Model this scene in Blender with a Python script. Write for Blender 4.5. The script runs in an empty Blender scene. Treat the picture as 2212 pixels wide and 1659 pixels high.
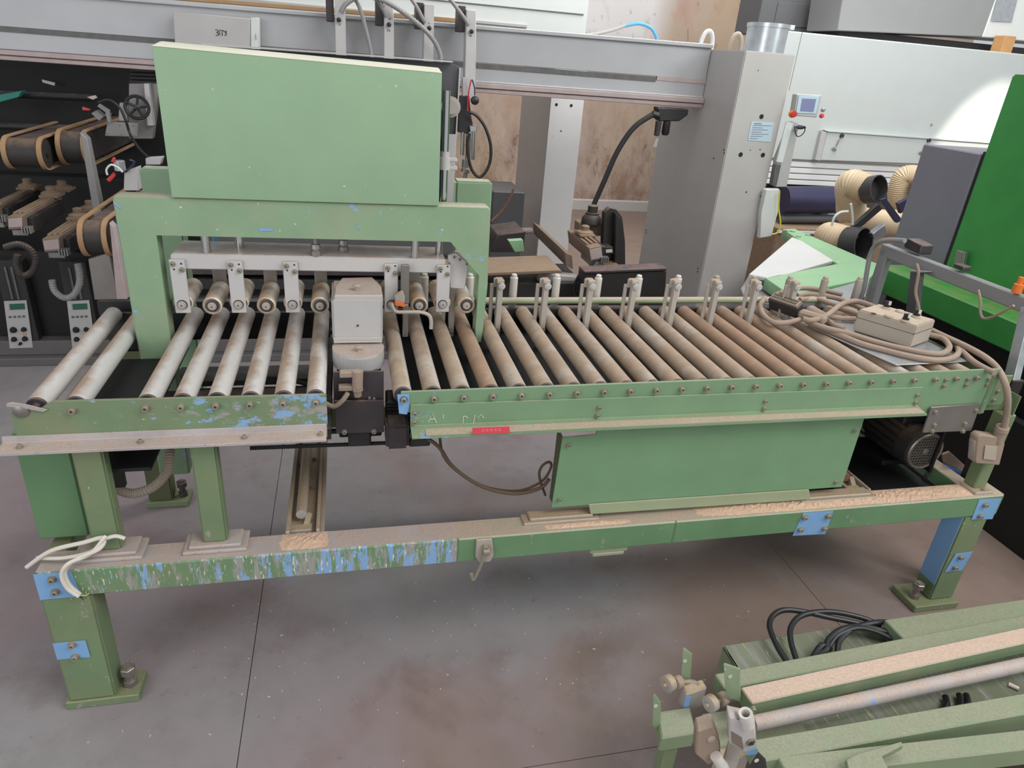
import bpy, bmesh, math, random
from mathutils import Vector, Matrix
random.seed(7)
SC = bpy.context.scene
COL = SC.collection
V = Vector
PI = math.pi

# ------------------------------------------------------------------ camera, world, lights, exposure
FOC = 1492.702
CAM = V((-0.134252, -1.644942, 1.764774))
ROT = Matrix(((0.9735564, 0.0278456, -0.2267435), (-0.2161921, 0.4330186, -0.8750748), (0.0738172, 0.9009548, 0.4275880)))
cd = bpy.data.cameras.new('camera')
cd.sensor_fit = 'HORIZONTAL'
cd.sensor_width = 36.0
cd.lens = 36.0 * FOC / 2212.0
cd.clip_start = 0.02
cam = bpy.data.objects.new('camera', cd)
cam.matrix_world = Matrix.Translation(CAM) @ ROT.to_4x4()
COL.objects.link(cam)
SC.camera = cam

wd = bpy.data.worlds.new('hall_air')
SC.world = wd
wd.use_nodes = True
bg = wd.node_tree.nodes['Background']
bg.inputs[0].default_value = (0.93, 0.96, 1.0, 1)
bg.inputs[1].default_value = 0.66


def area_light(name, loc, target, sx, sy, power, col=(1, 1, 1), spread=PI):
    d = bpy.data.lights.new(name, 'AREA')
    d.shape = 'RECTANGLE'
    d.size, d.size_y, d.energy, d.color, d.spread = sx, sy, power, col, spread
    o = bpy.data.objects.new(name, d)
    o.location = loc
    o.rotation_euler = (V(target) - V(loc)).to_track_quat('-Z', 'Y').to_euler()
    COL.objects.link(o)
    return o


area_light('skylight', (2.6, -2.6, 5.2), (0.4, 0.6, 0.6), 3.4, 2.2, 185, (1.0, 0.985, 0.96))
area_light('open_door', (-3.6, -4.2, 2.6), (-0.2, 0.4, 0.5), 3.0, 3.0, 105, (0.97, 0.98, 1.0))
area_light('window_band', (4.6, 0.2, 4.6), (3.6, 4.4, 1.2), 2.6, 1.0, 70, (1.0, 1.0, 1.0))
area_light('rear_fill', (3.0, 3.0, 4.9), (2.0, 6.2, 0.5), 3.6, 1.6, 225, (1.0, 0.99, 0.97))  # added fill without a known source, brightens the back wall and rear column
area_light('right_windows', (5.4, -2.6, 3.6), (2.2, 2.6, 1.2), 1.6, 1.6, 95, (0.93, 1.0, 0.99))
sp = bpy.data.lights.new('sunbeam', 'SPOT')
sp.energy, sp.color, sp.spot_size, sp.spot_blend, sp.shadow_soft_size = 2600, (1.0, 0.97, 0.84), math.radians(9.5), 0.45, 0.03
spo = bpy.data.objects.new('sunbeam', sp)
spo.location = (7.2, 0.2, 5.4)
spo.rotation_euler = (V((5.55, 4.0, 1.30)) - V(spo.location)).to_track_quat('-Z', 'Y').to_euler()
COL.objects.link(spo)

SC.view_settings.view_transform = 'Standard'
SC.view_settings.look = 'None'
SC.view_settings.gamma = 1.0
SC.view_settings.use_curve_mapping = False
SC.view_settings.exposure = -0.2


# ------------------------------------------------------------------ measuring and building helpers
def at(u, v, X=None, Y=None, Z=None):
    """point of the hall seen at (u, v) of the survey photograph, on the plane X, Y or Z"""
    d = ROT @ V(((u - 1106.0) / FOC, -(v - 829.5) / FOC, -1.0))
    i, val = (0, X) if X is not None else (1, Y) if Y is not None else (2, Z)
    return CAM + d * ((val - CAM[i]) / d[i])


def F(px, **k):
    return [at(u, v, **k) for u, v in px]


def spline(pts, n=6, closed=False):
    pts = [V(p) for p in pts]
    if len(pts) < 3:
        return pts
    out = []
    m = len(pts)
    for i in range(m if closed else m - 1):
        if closed:
            a, b, c, d = pts[i - 1], pts[i], pts[(i + 1) % m], pts[(i + 2) % m]
        else:
            a, b, c, d = pts[max(i - 1, 0)], pts[i], pts[i + 1], pts[min(i + 2, m - 1)]
        for k in range(n):
            t = k / n
            out.append(0.5 * ((2 * b) + (c - a) * t + (2 * a - 5 * b + 4 * c - d) * t * t + (3 * b - a - 3 * c + d) * t ** 3))
    if not closed:
        out.append(pts[-1])
    return out


def axes(d):
    d = V(d).normalized()
    u = d.orthogonal().normalized()
    return d, u, d.cross(u)


class B:
    """collects shapes in hall coordinates; obj() links them as one mesh object"""
    def __init__(s):
        s.bm = bmesh.new()

    def _bev(s, fs, w, seg=1):
        if w > 0:
            es = {e for f in fs for e in f.edges}
            bmesh.ops.bevel(s.bm, geom=list(es), offset=w, segments=seg, affect='EDGES', clamp_overlap=True)

    def plate(s, pts, vec, bev=0, seg=1):
        vec = V(vec)
        a = [s.bm.verts.new(V(p)) for p in pts]
        b = [s.bm.verts.new(V(p) + vec) for p in pts]
        n = len(a)
        fs = [s.bm.faces.new(a), s.bm.faces.new(b[::-1])]
        for i in range(n):
            j = (i + 1) % n
            fs.append(s.bm.faces.new((a[j], a[i], b[i], b[j])))
        s._bev(fs, bev, seg)
        return s

    def box(s, x0, x1, y0, y1, z0, z1, bev=0, seg=1):
        return s.plate([(x0, y0, z0), (x1, y0, z0), (x1, y0, z1), (x0, y0, z1)], (0, y1 - y0, 0), bev, seg)

    def obox(s, c, size, rot, bev=0):
        sx, sy, sz = [q / 2 for q in size]
        m = rot if isinstance(rot, Matrix) else Matrix.Rotation(rot, 3, 'Z')
        c = V(c)
        return s.plate([c + m @ V(p) for p in ((-sx, -sy, -sz), (sx, -sy, -sz), (sx, -sy, sz), (-sx, -sy, sz))], m @ V((0, 2 * sy, 0)), bev)

    def hexa(s, a, b, bev=0):
        """loft between two polygons with equally many corners"""
        va = [s.bm.verts.new(V(p)) for p in a]
        vb = [s.bm.verts.new(V(p)) for p in b]
        n = len(va)
        fs = [s.bm.faces.new(va), s.bm.faces.new(vb[::-1])]
        for i in range(n):
            j = (i + 1) % n
            fs.append(s.bm.faces.new((va[j], va[i], vb[i], vb[j])))
        s._bev(fs, bev)
        return s

    def ringseq(s, rings, cap=True, closed=False):
        vs = [[s.bm.verts.new(p) for p in r] for r in rings]
        n = len(vs[0])
        m = len(vs)
        for k in range(m if closed else m - 1):
            A, C = vs[k], vs[(k + 1) % m]
            for i in range(n):
                j = (i + 1) % n
                s.bm.faces.new((A[i], A[j], C[j], C[i]))
        if cap and not closed:
            s.bm.faces.new(vs[0][::-1])
            s.bm.faces.new(vs[-1])
        return s

    def lathe(s, o, d, prof, n=16, cap=True):
        """prof: (distance along d, radius)"""
        d, u, w = axes(d)
        o = V(o)
        return s.ringseq([[o + d * t + (u * math.cos(2 * PI * i / n) + w * math.sin(2 * PI * i / n)) * max(r, 1e-4) for i in range(n)] for t, r in prof], cap)

    def cyl(s, a, b, r, n=16, r2=None):
        a, b = V(a), V(b)
        L = (b - a).length
        return s.lathe(a, b - a, [(0, r), (L, r if r2 is None else r2)], n)

    def tube(s, pts, r, n=8, k=6, closed=False, rib=None):
        p = spline(pts, k, closed)
        rings = []
        up = None
        m = len(p)
        for i in range(m):
            t = (p[(i + 1) % m] - p[i - 1]) if closed else (p[min(i + 1, m - 1)] - p[max(i - 1, 0)])
            if t.length < 1e-9:
                t = V((0, 0, 1))
            t.normalize()
            up = t.orthogonal() if up is None else up - t * up.dot(t)
            up.normalize()
            w = t.cross(up)
            rr = r * (1 + (rib if i % 2 else -rib)) if rib else r
            rings.append([p[i] + (up * math.cos(2 * PI * j / n) + w * math.sin(2 * PI * j / n)) * rr for j in range(n)])
        return s.ringseq(rings, True, closed)

    def torus(s, c, ax, R, r, n=28, m=8):
        d, u, w = axes(ax)
        c = V(c)
        return s.tube([c + (u * math.cos(2 * PI * i / n) + w * math.sin(2 * PI * i / n)) * R for i in range(n)], r, m, 1, True)

    def obj(s, name, m, parent=None, loc=None, smooth=35):
        w = V(loc) if loc is not None else (V(parent['_w']) if parent is not None else V((0, 0, 0)))
        bmesh.ops.recalc_face_normals(s.bm, faces=s.bm.faces[:])
        bmesh.ops.translate(s.bm, verts=s.bm.verts[:], vec=-w)
        me = bpy.data.meshes.new(name)
        s.bm.to_mesh(me)
        s.bm.free()
        me.materials.append(m)
        if smooth:
            me.shade_smooth()
            me.set_sharp_from_angle(angle=math.radians(smooth))
        return link(name, me, parent, w)


def link(name, me, parent, w, rot=None):
    o = bpy.data.objects.new(name, me)
    COL.objects.link(o)
    w = V(w)
    o['_w'] = tuple(w)
    if parent is not None:
        o.parent = parent
        o.location = w - V(parent['_w'])
    else:
        o.location = w
    if rot is not None:
        o.rotation_euler = rot
    return o


def tag(o, label=None, cat=None, group=None, kind=None):
    for k, v in (('label', label), ('category', cat), ('group', group), ('kind', kind)):
        if v:
            o[k] = v
    return o


def thing(name, label, cat, loc, group=None):
    return tag(link(name, None, None, loc), label, cat, group)


def put(name, me, parent, w, rot=None):
    return link(name, me, parent, w, rot)


# ------------------------------------------------------------------ materials
def lin(c):
    return tuple((x / 255 / 12.92) if x / 255 <= 0.04045 else ((x / 255 + 0.055) / 1.055) ** 2.4 for x in c[:3]) + (1,)


class N:
    def __init__(s, name):
        s.m = bpy.data.materials.new(name)
        s.m.use_nodes = True
        s.t = s.m.node_tree
        s.b = s.t.nodes['Principled BSDF']
        s.geo = s.t.nodes.new('ShaderNodeNewGeometry')
        s.pos = s.geo.outputs['Position']

    def new(s, k, **kw):
        n = s.t.nodes.new(k)
        for a, v in kw.items():
            setattr(n, a, v)
        return n

    def lk(s, a, b):
        s.t.links.new(a, b)

    def noise(s, scale, detail=3, stretch=None, rough=0.55, vec=None):
        n = s.new('ShaderNodeTexNoise')
        n.inputs['Scale'].default_value = scale
        n.inputs['Detail'].default_value = detail
        n.inputs['Roughness'].default_value = rough
        v = vec or s.pos
        if stretch:
            mp = s.new('ShaderNodeMapping')
            mp.inputs['Scale'].default_value = stretch
            s.lk(v, mp.inputs['Vector'])
            v = mp.outputs['Vector']
        s.lk(v, n.inputs['Vector'])
        return n.outputs['Fac']

    def ramp(s, x, a, b, lo=0.0, hi=1.0):
        n = s.new('ShaderNodeMapRange')
        n.inputs['From Min'].default_value = a
        n.inputs['From Max'].default_value = b
        n.inputs['To Min'].default_value = lo
        n.inputs['To Max'].default_value = hi
        s.lk(x, n.inputs['Value'])
        return n.outputs['Result']

    def math(s, op, a, b=None):
        n = s.new('ShaderNodeMath', operation=op)
        for i, x in enumerate((a, b)):
            if x is None:
                continue
            if isinstance(x, (int, float)):
                n.inputs[i].default_value = x
            else:
                s.lk(x, n.inputs[i])
        return n.outputs[0]

    def mix(s, f, a, b):
        n = s.new('ShaderNodeMix', data_type='RGBA')
        for i, x in ((0, f), (6, a), (7, b)):
            if isinstance(x, (int, float, tuple)):
                n.inputs[i].default_value = x
            else:
                s.lk(x, n.inputs[i])
        return n.outputs[2]

    def up(s):
        n = s.new('ShaderNodeSeparateXYZ')
        s.lk(s.geo.outputs['Normal'], n.inputs[0])
        return n.outputs[2]

    def xyz(s):
        n = s.new('ShaderNodeSeparateXYZ')
        s.lk(s.pos, n.inputs[0])
        return n.outputs

    def done(s, col, rough=0.5, metal=0.0, bump=0, bscale=200):
        if isinstance(col, tuple):
            s.b.inputs['Base Color'].default_value = col
        else:
            s.lk(col, s.b.inputs['Base Color'])
        if isinstance(rough, (int, float)):
            s.b.inputs['Roughness'].default_value = rough
        else:
            s.lk(rough, s.b.inputs['Roughness'])
        s.b.inputs['Metallic'].default_value = metal
        if bump:
            bn = s.new('ShaderNodeBump')
            bn.inputs['Strength'].default_value = bump
            bn.inputs['Distance'].default_value = 0.002
            s.lk(s.noise(bscale, 2), bn.inputs['Height'])
            s.lk(bn.outputs[0], s.b.inputs['Normal'])
        return s.m


DUST = (186, 162, 146)


def paint(name, col, rough=0.5, metal=0.0, var=0.10, vs=7, dust=0.0, side=0.0, chips=0.0, grey=0.0, white=0.0, stretch=(1, 1, 1), dcol=DUST, bump=0.0, speck=0.0, grad=None):
    """worn paint or metal: mottled, dust on what faces up (dust) or everywhere (side), chips to the blue coat below, grey scrapes, white nicks"""
    n = N(name)
    c = n.mix(n.noise(vs, 4), lin([max(0, q * (1 - var)) for q in col]), lin([min(255, q * (1 + var)) for q in col]))
    if side:
        c = n.mix(n.ramp(n.noise(5.3, 5, rough=0.65), 0.62 - 0.35 * side, 0.80, 0, min(1, side * 1.2)), c, lin(dcol))
    gx = n.ramp(n.xyz()[0], grad[0], grad[1], -grad[2], grad[2]) if grad else None
    gz = lambda q: n.math('ADD', q, gx) if grad else q
    if grey:
        g = n.ramp(gz(n.noise(26, 5, stretch, 0.7)), 0.66 - 0.20 * grey, 0.72 - 0.16 * grey, 0, 0.85)
        c = n.mix(g, c, lin((158, 152, 150)))
    if chips:
        g = n.ramp(gz(n.noise(19, 5, stretch, 0.72)), 0.70 - 0.20 * chips, 0.715 - 0.20 * chips, 0, 0.9)
        c = n.mix(g, c, lin((130, 168, 210)))
    if white:
        g = n.ramp(n.noise(70, 3, stretch, 0.6), 0.76 - 0.13 * white, 0.78 - 0.13 * white, 0, 0.85)
        c = n.mix(g, c, lin((222, 216, 200)))
    r = rough
    if dust:
        u = n.ramp(n.up(), 0.35, 0.9)
        d = n.math('MULTIPLY', u, n.ramp(n.noise(13, 5, None, 0.7), 0.62 - 0.55 * dust, 0.72 - 0.3 * dust, 0, min(1.0, 0.55 + dust * 0.45)))
        c = n.mix(d, c, n.mix(n.noise(160, 3), lin([q * 0.80 for q in dcol]), lin([min(255, q * 1.12) for q in dcol])))
    if speck:
        g = n.ramp(n.noise(240, 2), 0.72 - 0.1 * speck, 0.76 - 0.1 * speck, 0, 0.7)
        c = n.mix(g, c, lin([q * 0.45 for q in col]))
    return n.done(c, r, metal, bump)


M = {}
M['gate'] = paint('sage_green_paint', (134, 162, 130), 0.42, var=0.045, dust=0.5, white=0.22, side=0.08, dcol=(196, 192, 165))
M['toprim'] = paint('dust_pale_edge', (212, 210, 190), 0.7, var=0.05)
M['gate_worn'] = paint('chipped_sage_paint', (131, 158, 126), 0.45, var=0.06, dust=0.75, white=0.45, chips=0.28, side=0.42, dcol=(166, 158, 134))
M['cover'] = paint('cover_green_paint', (116, 150, 114), 0.42, var=0.06, dust=0.6, white=0.16, chips=0.0)
M['rail'] = paint('rail_green_paint', (116, 146, 113), 0.45, var=0.06, dust=0.55, white=0.12, chips=0.22, grey=0.12, side=0.22, dcol=(140, 142, 112), stretch=(0.5, 1, 1.6), grad=(0.35, 0.0, 0.07))
M['rail_worn'] = paint('scraped_rail_paint', (108, 132, 98), 0.55, var=0.12, dust=0.6, white=0.55, chips=0.62, grey=0.55, side=0.6, dcol=(136, 130, 104), stretch=(0.8, 1, 1.3), grad=(-0.75, -0.25, 0.06))
M['beam_worn'] = paint('scraped_beam_paint', (104, 134, 98), 0.55, var=0.12, white=1.0, chips=0.70, grey=0.86, side=0.4, dcol=(140, 136, 100), stretch=(2.1, 1, 0.42), grad=(-0.85, -0.15, 0.035))
M['beam'] = paint('beam_green_paint', (102, 136, 99), 0.45, var=0.1, dust=0.85, white=0.14, chips=0.05, grey=0.12)
M['ledge'] = paint('scraped_ledge_metal', (168, 160, 158), 0.6, var=0.12, dust=0.5, chips=0.22, grey=0.5, side=0.3, speck=0.4)
M['ledge_green'] = paint('dusty_ledge_paint', (150, 160, 128), 0.6, var=0.06, dust=0.75, chips=0.1, side=0.2)
M['blue'] = paint('blue_undercoat', (122, 164, 206), 0.5, var=0.06, side=0.2, grey=0.08)
M['leg'] = paint('leg_green_paint', (108, 130, 96), 0.5, var=0.1, dust=0.7, chips=0.2, white=0.4, side=0.7, grey=0.15, dcol=(132, 132, 98), stretch=(1, 1, 0.5))
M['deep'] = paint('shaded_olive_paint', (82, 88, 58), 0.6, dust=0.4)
M['darkgreen'] = paint('end_plate_green_paint', (98, 134, 95), 0.5, var=0.06, dust=0.5, white=0.08)
M['alu'] = paint('pale_cast_aluminium', (190, 187, 185), 0.42, metal=0.1, var=0.05, dust=0.55, side=0.12, dcol=(176, 155, 145))
M['alu_dusty'] = paint('dusty_aluminium', (172, 165, 158), 0.5, metal=0.1, var=0.08, dust=0.9, side=0.5, dcol=(172, 150, 122), speck=0.2)
M['hood'] = paint('hood_silver_paint', (186, 184, 182), 0.4, metal=0.15, var=0.05, dust=0.75, side=0.10, dcol=(190, 168, 155))
M['chrome'] = paint('chromed_steel', (205, 205, 205), 0.14, metal=1.0, var=0.03)
M['steel'] = paint('dull_steel', (140, 136, 132), 0.42, metal=0.7, var=0.12, dust=0.5, side=0.2)
M['bolt'] = paint('dusty_bolt_steel', (138, 132, 116), 0.6, metal=0.15, var=0.15, dust=0.6, dcol=(165, 150, 130))
M['dark'] = paint('blackened_steel', (40, 38, 38), 0.55, var=0.2, dust=0.3, dcol=(92, 80, 70))
M['void'] = paint('shade_and_black_steel', (17, 17, 18), 0.6, var=0.3)  # near-black for steel parts and for sheets standing in for shade
M['rubber'] = paint('black_rubber', (34, 33, 36), 0.42, var=0.15)
M['rubber_dusty'] = paint('dusty_black_rubber', (48, 44, 42), 0.6, var=0.2, dust=0.6, dcol=(120, 100, 84))
M['motor'] = paint('motor_grey_black', (58, 52, 54), 0.5, var=0.15, dust=0.55, side=0.3, dcol=(120, 98, 92))
M['cable'] = paint('dust_coated_cable', (150, 131, 116), 0.85, var=0.1, dust=0.4, dcol=(168, 148, 130))
M['wire'] = paint('white_cable_sheath', (214, 206, 194), 0.5, var=0.05, side=0.25)
M['brownwire'] = paint('brown_dusty_cable', (92, 74, 58), 0.7, var=0.1)
M['boxgrey'] = paint('dusty_grey_enclosure', (172, 160, 146), 0.75, var=0.05, dust=0.6, dcol=(188, 168, 146))
M['plastic_w'] = paint('off_white_plastic', (205, 200, 192), 0.4, var=0.04, side=0.25)
M['rust'] = paint('rusty_brown_steel', (120, 84, 62), 0.7, var=0.2, dust=0.3)
M['sawdust'] = paint('loose_sawdust', (204, 172, 147), 0.95, var=0.16, vs=120, bump=0.6)
M['red'] = paint('red_label_film', (214, 74, 88), 0.4, var=0.04)
M['redlight'] = paint('pale_red_print', (236, 140, 146), 0.5, var=0.02)
M['orange'] = paint('orange_plastic', (226, 116, 48), 0.45, var=0.04)
M['redplastic'] = paint('red_plastic', (190, 50, 46), 0.4, var=0.05)
M['girder'] = paint('girder_grey_paint', (170, 170, 172), 0.38, metal=0.1, var=0.035, dust=0.4, dcol=(190, 186, 182))
M['girder_low'] = paint('dusty_slide_aluminium', (168, 152, 150), 0.5, var=0.1, side=0.35, vs=14, stretch=(0.2, 1, 3))
M['strip'] = paint('dark_scale_strip', (92, 90, 90), 0.5, var=0.2, vs=30)
M['column'] = paint('column_grey_paint', (186, 182, 179), 0.3, metal=0.05, var=0.03, side=0.05)
M['whitem'] = paint('big_machine_white_paint', (184, 189, 187), 0.35, var=0.02)
M['white'] = paint('machine_white_paint', (208, 211, 208), 0.35, var=0.02)
M['whitebright'] = paint('white_panel_paint', (214, 214, 213), 0.45, var=0.02)
M['hole'] = paint('hole_black', (22, 22, 24), 0.7)
M['greygun'] = paint('slate_grey_paint', (118, 115, 126), 0.4, var=0.03)
M['midgrey'] = paint('cabinet_grey_paint', (138, 138, 138), 0.4, var=0.03)
M['bedgrey'] = paint('bed_grey_paint', (96, 93, 92), 0.5, var=0.06)
M['darkgrey'] = paint('dark_grey_paint', (84, 84, 86), 0.45, var=0.04)
M['vivid'] = paint('vivid_green_paint', (58, 138, 66), 0.42, var=0.08, dust=0.45, dcol=(120, 140, 80))
M['mint'] = paint('mint_green_paint', (140, 182, 140), 0.42, var=0.04, dust=0.2, dcol=(170, 185, 150))
M['board'] = paint('white_table_board', (200, 200, 198), 0.5, var=0.03)
M['navy'] = paint('navy_film', (44, 44, 72), 0.35, var=0.1)
M['hosebeige'] = paint('beige_duct_hose', (200, 180, 150), 0.55, var=0.08)
M['hosein'] = paint('dark_duct_sleeve', (62, 60, 62), 0.4, var=0.1)
M['galv'] = paint('galvanised_steel', (190, 194, 198), 0.3, metal=0.75, var=0.12, vs=25)
M['wood'] = paint('raw_wood', (186, 140, 92), 0.7, var=0.15)
M['lcd'] = paint('green_lcd', (44, 92, 74), 0.25, var=0.05)
M['screen'] = paint('touch_screen_film', (128, 132, 168), 0.2, var=0.05)
M['paleblue'] = paint('pale_blue_film', (182, 202, 214), 0.35, var=0.04)
M['panel'] = paint('faceplate_grey', (176, 174, 172), 0.45, var=0.05)
M['bdust'] = paint('brown_dust_coat', (126, 106, 88), 0.85, var=0.15, vs=30, dust=0.6, dcol=(142, 120, 98))
M['profdark'] = paint('dusty_profile_aluminium', (120, 104, 94), 0.6, var=0.15, dust=1.0, side=0.4, dcol=(140, 116, 92))
M['beltbrown'] = paint('brown_belt', (158, 126, 92), 0.8, var=0.12)
M['greysteel'] = paint('grey_fixture_steel', (132, 130, 128), 0.45, metal=0.2, var=0.1, side=0.2, dcol=(120, 96, 76))
M['teal'] = paint('turquoise_paint', (40, 140, 124), 0.45)
M['hose_blue'] = paint('blue_air_hose', (96, 170, 212), 0.35, var=0.05)
M['hose_grey'] = paint('grey_air_hose', (178, 176, 170), 0.5, var=0.08)
M['conduit'] = paint('grey_conduit', (142, 140, 138), 0.45, var=0.08)
M['ink'] = paint('black_marker_ink', (30, 30, 34), 0.6)
M['scratch'] = paint('pale_scratch', (214, 214, 196), 0.6)
M['yellow'] = paint('yellow_wire', (206, 190, 60), 0.5)
M['rednail'] = paint('red_air_hose', (200, 40, 70), 0.4)


def roller_mat(name, clean, dirty, amount, nx_span=(0.8, -0.35)):
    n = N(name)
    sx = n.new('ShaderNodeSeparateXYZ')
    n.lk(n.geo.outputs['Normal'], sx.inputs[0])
    side = n.ramp(sx.outputs[0], *nx_span)  # brown also grows on faces turned towards -X
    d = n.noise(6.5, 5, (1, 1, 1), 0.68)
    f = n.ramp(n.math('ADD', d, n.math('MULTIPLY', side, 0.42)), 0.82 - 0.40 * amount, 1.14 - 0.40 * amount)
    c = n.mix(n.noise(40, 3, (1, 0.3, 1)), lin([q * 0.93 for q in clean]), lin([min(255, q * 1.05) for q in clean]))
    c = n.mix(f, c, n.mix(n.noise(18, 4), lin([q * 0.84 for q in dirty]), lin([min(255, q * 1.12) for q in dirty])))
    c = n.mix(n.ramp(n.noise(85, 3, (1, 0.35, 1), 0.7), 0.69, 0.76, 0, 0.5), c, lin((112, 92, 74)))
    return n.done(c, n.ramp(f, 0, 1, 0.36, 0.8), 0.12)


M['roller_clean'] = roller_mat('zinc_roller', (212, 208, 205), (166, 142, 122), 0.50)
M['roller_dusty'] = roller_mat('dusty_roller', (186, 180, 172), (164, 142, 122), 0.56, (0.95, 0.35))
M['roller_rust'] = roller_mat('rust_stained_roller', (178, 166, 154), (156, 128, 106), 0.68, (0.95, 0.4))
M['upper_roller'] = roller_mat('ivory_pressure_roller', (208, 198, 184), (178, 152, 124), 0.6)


def floor_mat():
    n = N('worn_concrete')
    big = n.noise(0.75, 3)
    c = n.mix(n.ramp(big, 0.38, 0.62), lin((144, 141, 141)), lin((142, 127, 129)))
    x = n.xyz()
    warm = n.ramp(n.math('ADD', n.noise(1.3, 4), n.math('MULTIPLY', x[0], 0.13)), 0.52, 0.72, 0, 0.75)
    c = n.mix(warm, c, lin((134, 112, 96)))
    c = n.mix(n.ramp(n.noise(5, 6, None, 0.7), 0.45, 0.75, 0, 0.35), c, lin((110, 100, 96)))
    c = n.mix(n.ramp(n.noise(34, 4, None, 0.65), 0.68, 0.74, 0, 0.55), c, lin((84, 72, 64)))
    c = n.mix(n.ramp(n.noise(95, 2), 0.74, 0.78, 0, 0.5), c, lin((186, 170, 156)))
    c = n.mix(n.ramp(n.noise(17, 5, (1, 1, 1), 0.75), 0.60, 0.70, 0, 0.30), c, lin((98, 82, 76)))
    c = n.mix(n.ramp(n.noise(2.3, 5, (1, 1, 1), 0.7), 0.55, 0.66, 0, 0.35), c, lin((112, 92, 88)))
    c = n.mix(n.ramp(n.noise(150, 2), 0.72, 0.76, 0, 0.5), c, lin((70, 60, 56)))
    return n.done(c, n.ramp(n.noise(4, 4), 0.3, 0.7, 0.42, 0.62), 0, 0.15, 90)


M['floor'] = floor_mat()


def wall_mat():
    n = N('stained_plaster')
    x = n.xyz()
    low = n.ramp(x[2], 1.7, 0.2)
    c = n.mix(n.ramp(n.noise(0.9, 4), 0.4, 0.6), lin((170, 150, 128)), lin((176, 158, 150)))
    wash = n.math('MULTIPLY', n.ramp(n.math('ADD', x[0], n.math('MULTIPLY', n.noise(1.1, 3), 0.5)), 4.15, 3.75), n.ramp(x[2], 1.75, 2.15))
    c = n.mix(wash, c, lin((206, 203, 202)))
    c = n.mix(n.math('MULTIPLY', low, n.ramp(n.noise(3.5, 6, (1, 1, 0.5), 0.7), 0.44, 0.66)), c, lin((128, 102, 80)))
    c = n.mix(n.ramp(n.noise(2.0, 3, (1, 1, 0.6)), 0.60, 0.72, 0, 0.5), c, lin((168, 122, 106)))
    c = n.mix(n.ramp(n.noise(7, 6, (1, 1, 0.5), 0.8), 0.60, 0.70, 0, 0.75), c, lin((92, 72, 58)))
    c = n.mix(n.math('MULTIPLY', low, n.ramp(n.noise(3.1, 5, (1, 1, 0.7), 0.7), 0.56, 0.66, 0, 0.8)), c, lin((150, 104, 90)))
    c = n.mix(n.math('MULTIPLY', low, n.ramp(n.noise(24, 4, None, 0.7), 0.62, 0.68, 0, 0.8)), c, lin((78, 62, 50)))
    return n.done(c, 0.85, 0, 0.3, 60)


M['wall'] = wall_mat()

# ------------------------------------------------------------------ the setting
floor = tag(thing('floor', None, None, (0, 0, 0)), kind='structure')
J = 0.0011
xs, ys = [-5.2, -0.46, 1.56, 4.2, 8.2], [-3.4, -0.443, 2.9, 5.2, 7.2]
for i in range(4):
    for j in range(4):
        B().box(xs[i] + J, xs[i + 1] - J, ys[j] + J, ys[j + 1] - J, -0.12, 0.0, 0.0006).obj('concrete_slab', M['floor'], floor)
B().box(xs[0], xs[-1], ys[0], ys[-1], -0.2, -0.03).obj('joint_filler', M['void'], floor)
tag(B().box(-5.2, 8.2, 7.2, 7.4, -0.2, 5.4).obj('wall_back', M['wall']), kind='structure')
tag(B().plate([(-5.2, 7.2, 0), (-5.2, 7.17, 0), (-5.2, 7.17, 0.12), (-5.2, 7.185, 0.135), (-5.2, 7.2, 0.135)], (13.4, 0, 0)).obj('baseboard_back', M['column']), kind='structure')

# ------------------------------------------------------------------ shared small hardware
BZ, P8 = 0.925, 0.08


def screw_mesh(name, r, h, washer=True):
    """socket head screw standing on the plane y = 0, head towards -y"""
    b = B()
    if washer:
        b.cyl((0, 0.001, 0), (0, -0.002, 0), r * 1.35, 14)
    d, u, w = axes((0, -1, 0))
    pr = [(0.0, r), (h * 0.88, r), (h, r * 0.86), (h, r * 0.5), (h * 0.45, r * 0.46), (h * 0.45, 0.0001)]
    b.lathe((0, 0, 0), (0, -1, 0), pr, 12)
    return b.obj(name, M['bolt']).data


def drop(me):
    for o in [o for o in bpy.data.objects if o.data == me]:
        bpy.data.objects.remove(o)
    return me


SCREW = drop(screw_mesh('screw', 0.0078, 0.012))
SCREW_S = drop(screw_mesh('small_screw', 0.0058, 0.008))
SCREW_T = drop(screw_mesh('tiny_screw', 0.004, 0.005, False))


def bolts(parent, pts, me=None, rot=None, name='bolt'):
    for p in pts:
        put(name, me or SCREW, parent, p, rot)


# ------------------------------------------------------------------ roller conveyor
RC = thing('roller_conveyor', 'long green roller conveyor on bolted frame with worn paint, in the middle of the hall', 'conveyor', (0.5, 0.3, 0))
# side rails (front): scraped infeed rail and longer outfeed rail, each with an angle iron below
b = B().plate([(-0.915, 0, 0.857), (-0.197, 0, 0.857), (-0.197, 0, 0.947), (-0.82, 0, 0.95), (-0.835, 0, 0.944), (-0.85, 0, 0.93), (-0.915, 0, 0.922)], (0, 0.008, 0), 0.0015)
b.obj('side_rail', M['rail_worn'], RC)
b = B().box(-0.912, -0.199, 0.0, 0.012, 0.820, 0.856, 0.001)
b.obj('rail_backing', M['rail_worn'], RC)
b = B().plate([(-0.945, -0.052, 0.836), (-0.945, 0.0, 0.836), (-0.945, 0.0, 0.862), (-0.945, -0.004, 0.862), (-0.945, -0.006, 0.846), (-0.945, -0.052, 0.844)], (0.745, 0, 0), 0.001)
b.obj('angle_iron', M['ledge'], RC)
b = B().plate([(-0.007, 0, 0.886), (0.03, 0, 0.886), (0.03, 0, 0.85), (1.63, 0, 0.85), (1.63, 0, 0.80), (1.93, 0, 0.80), (1.93, 0, 0.965), (-0.007, 0, 0.947)], (0, 0.008, 0), 0.0015)
b.obj('side_rail', M['rail'], RC)
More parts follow.
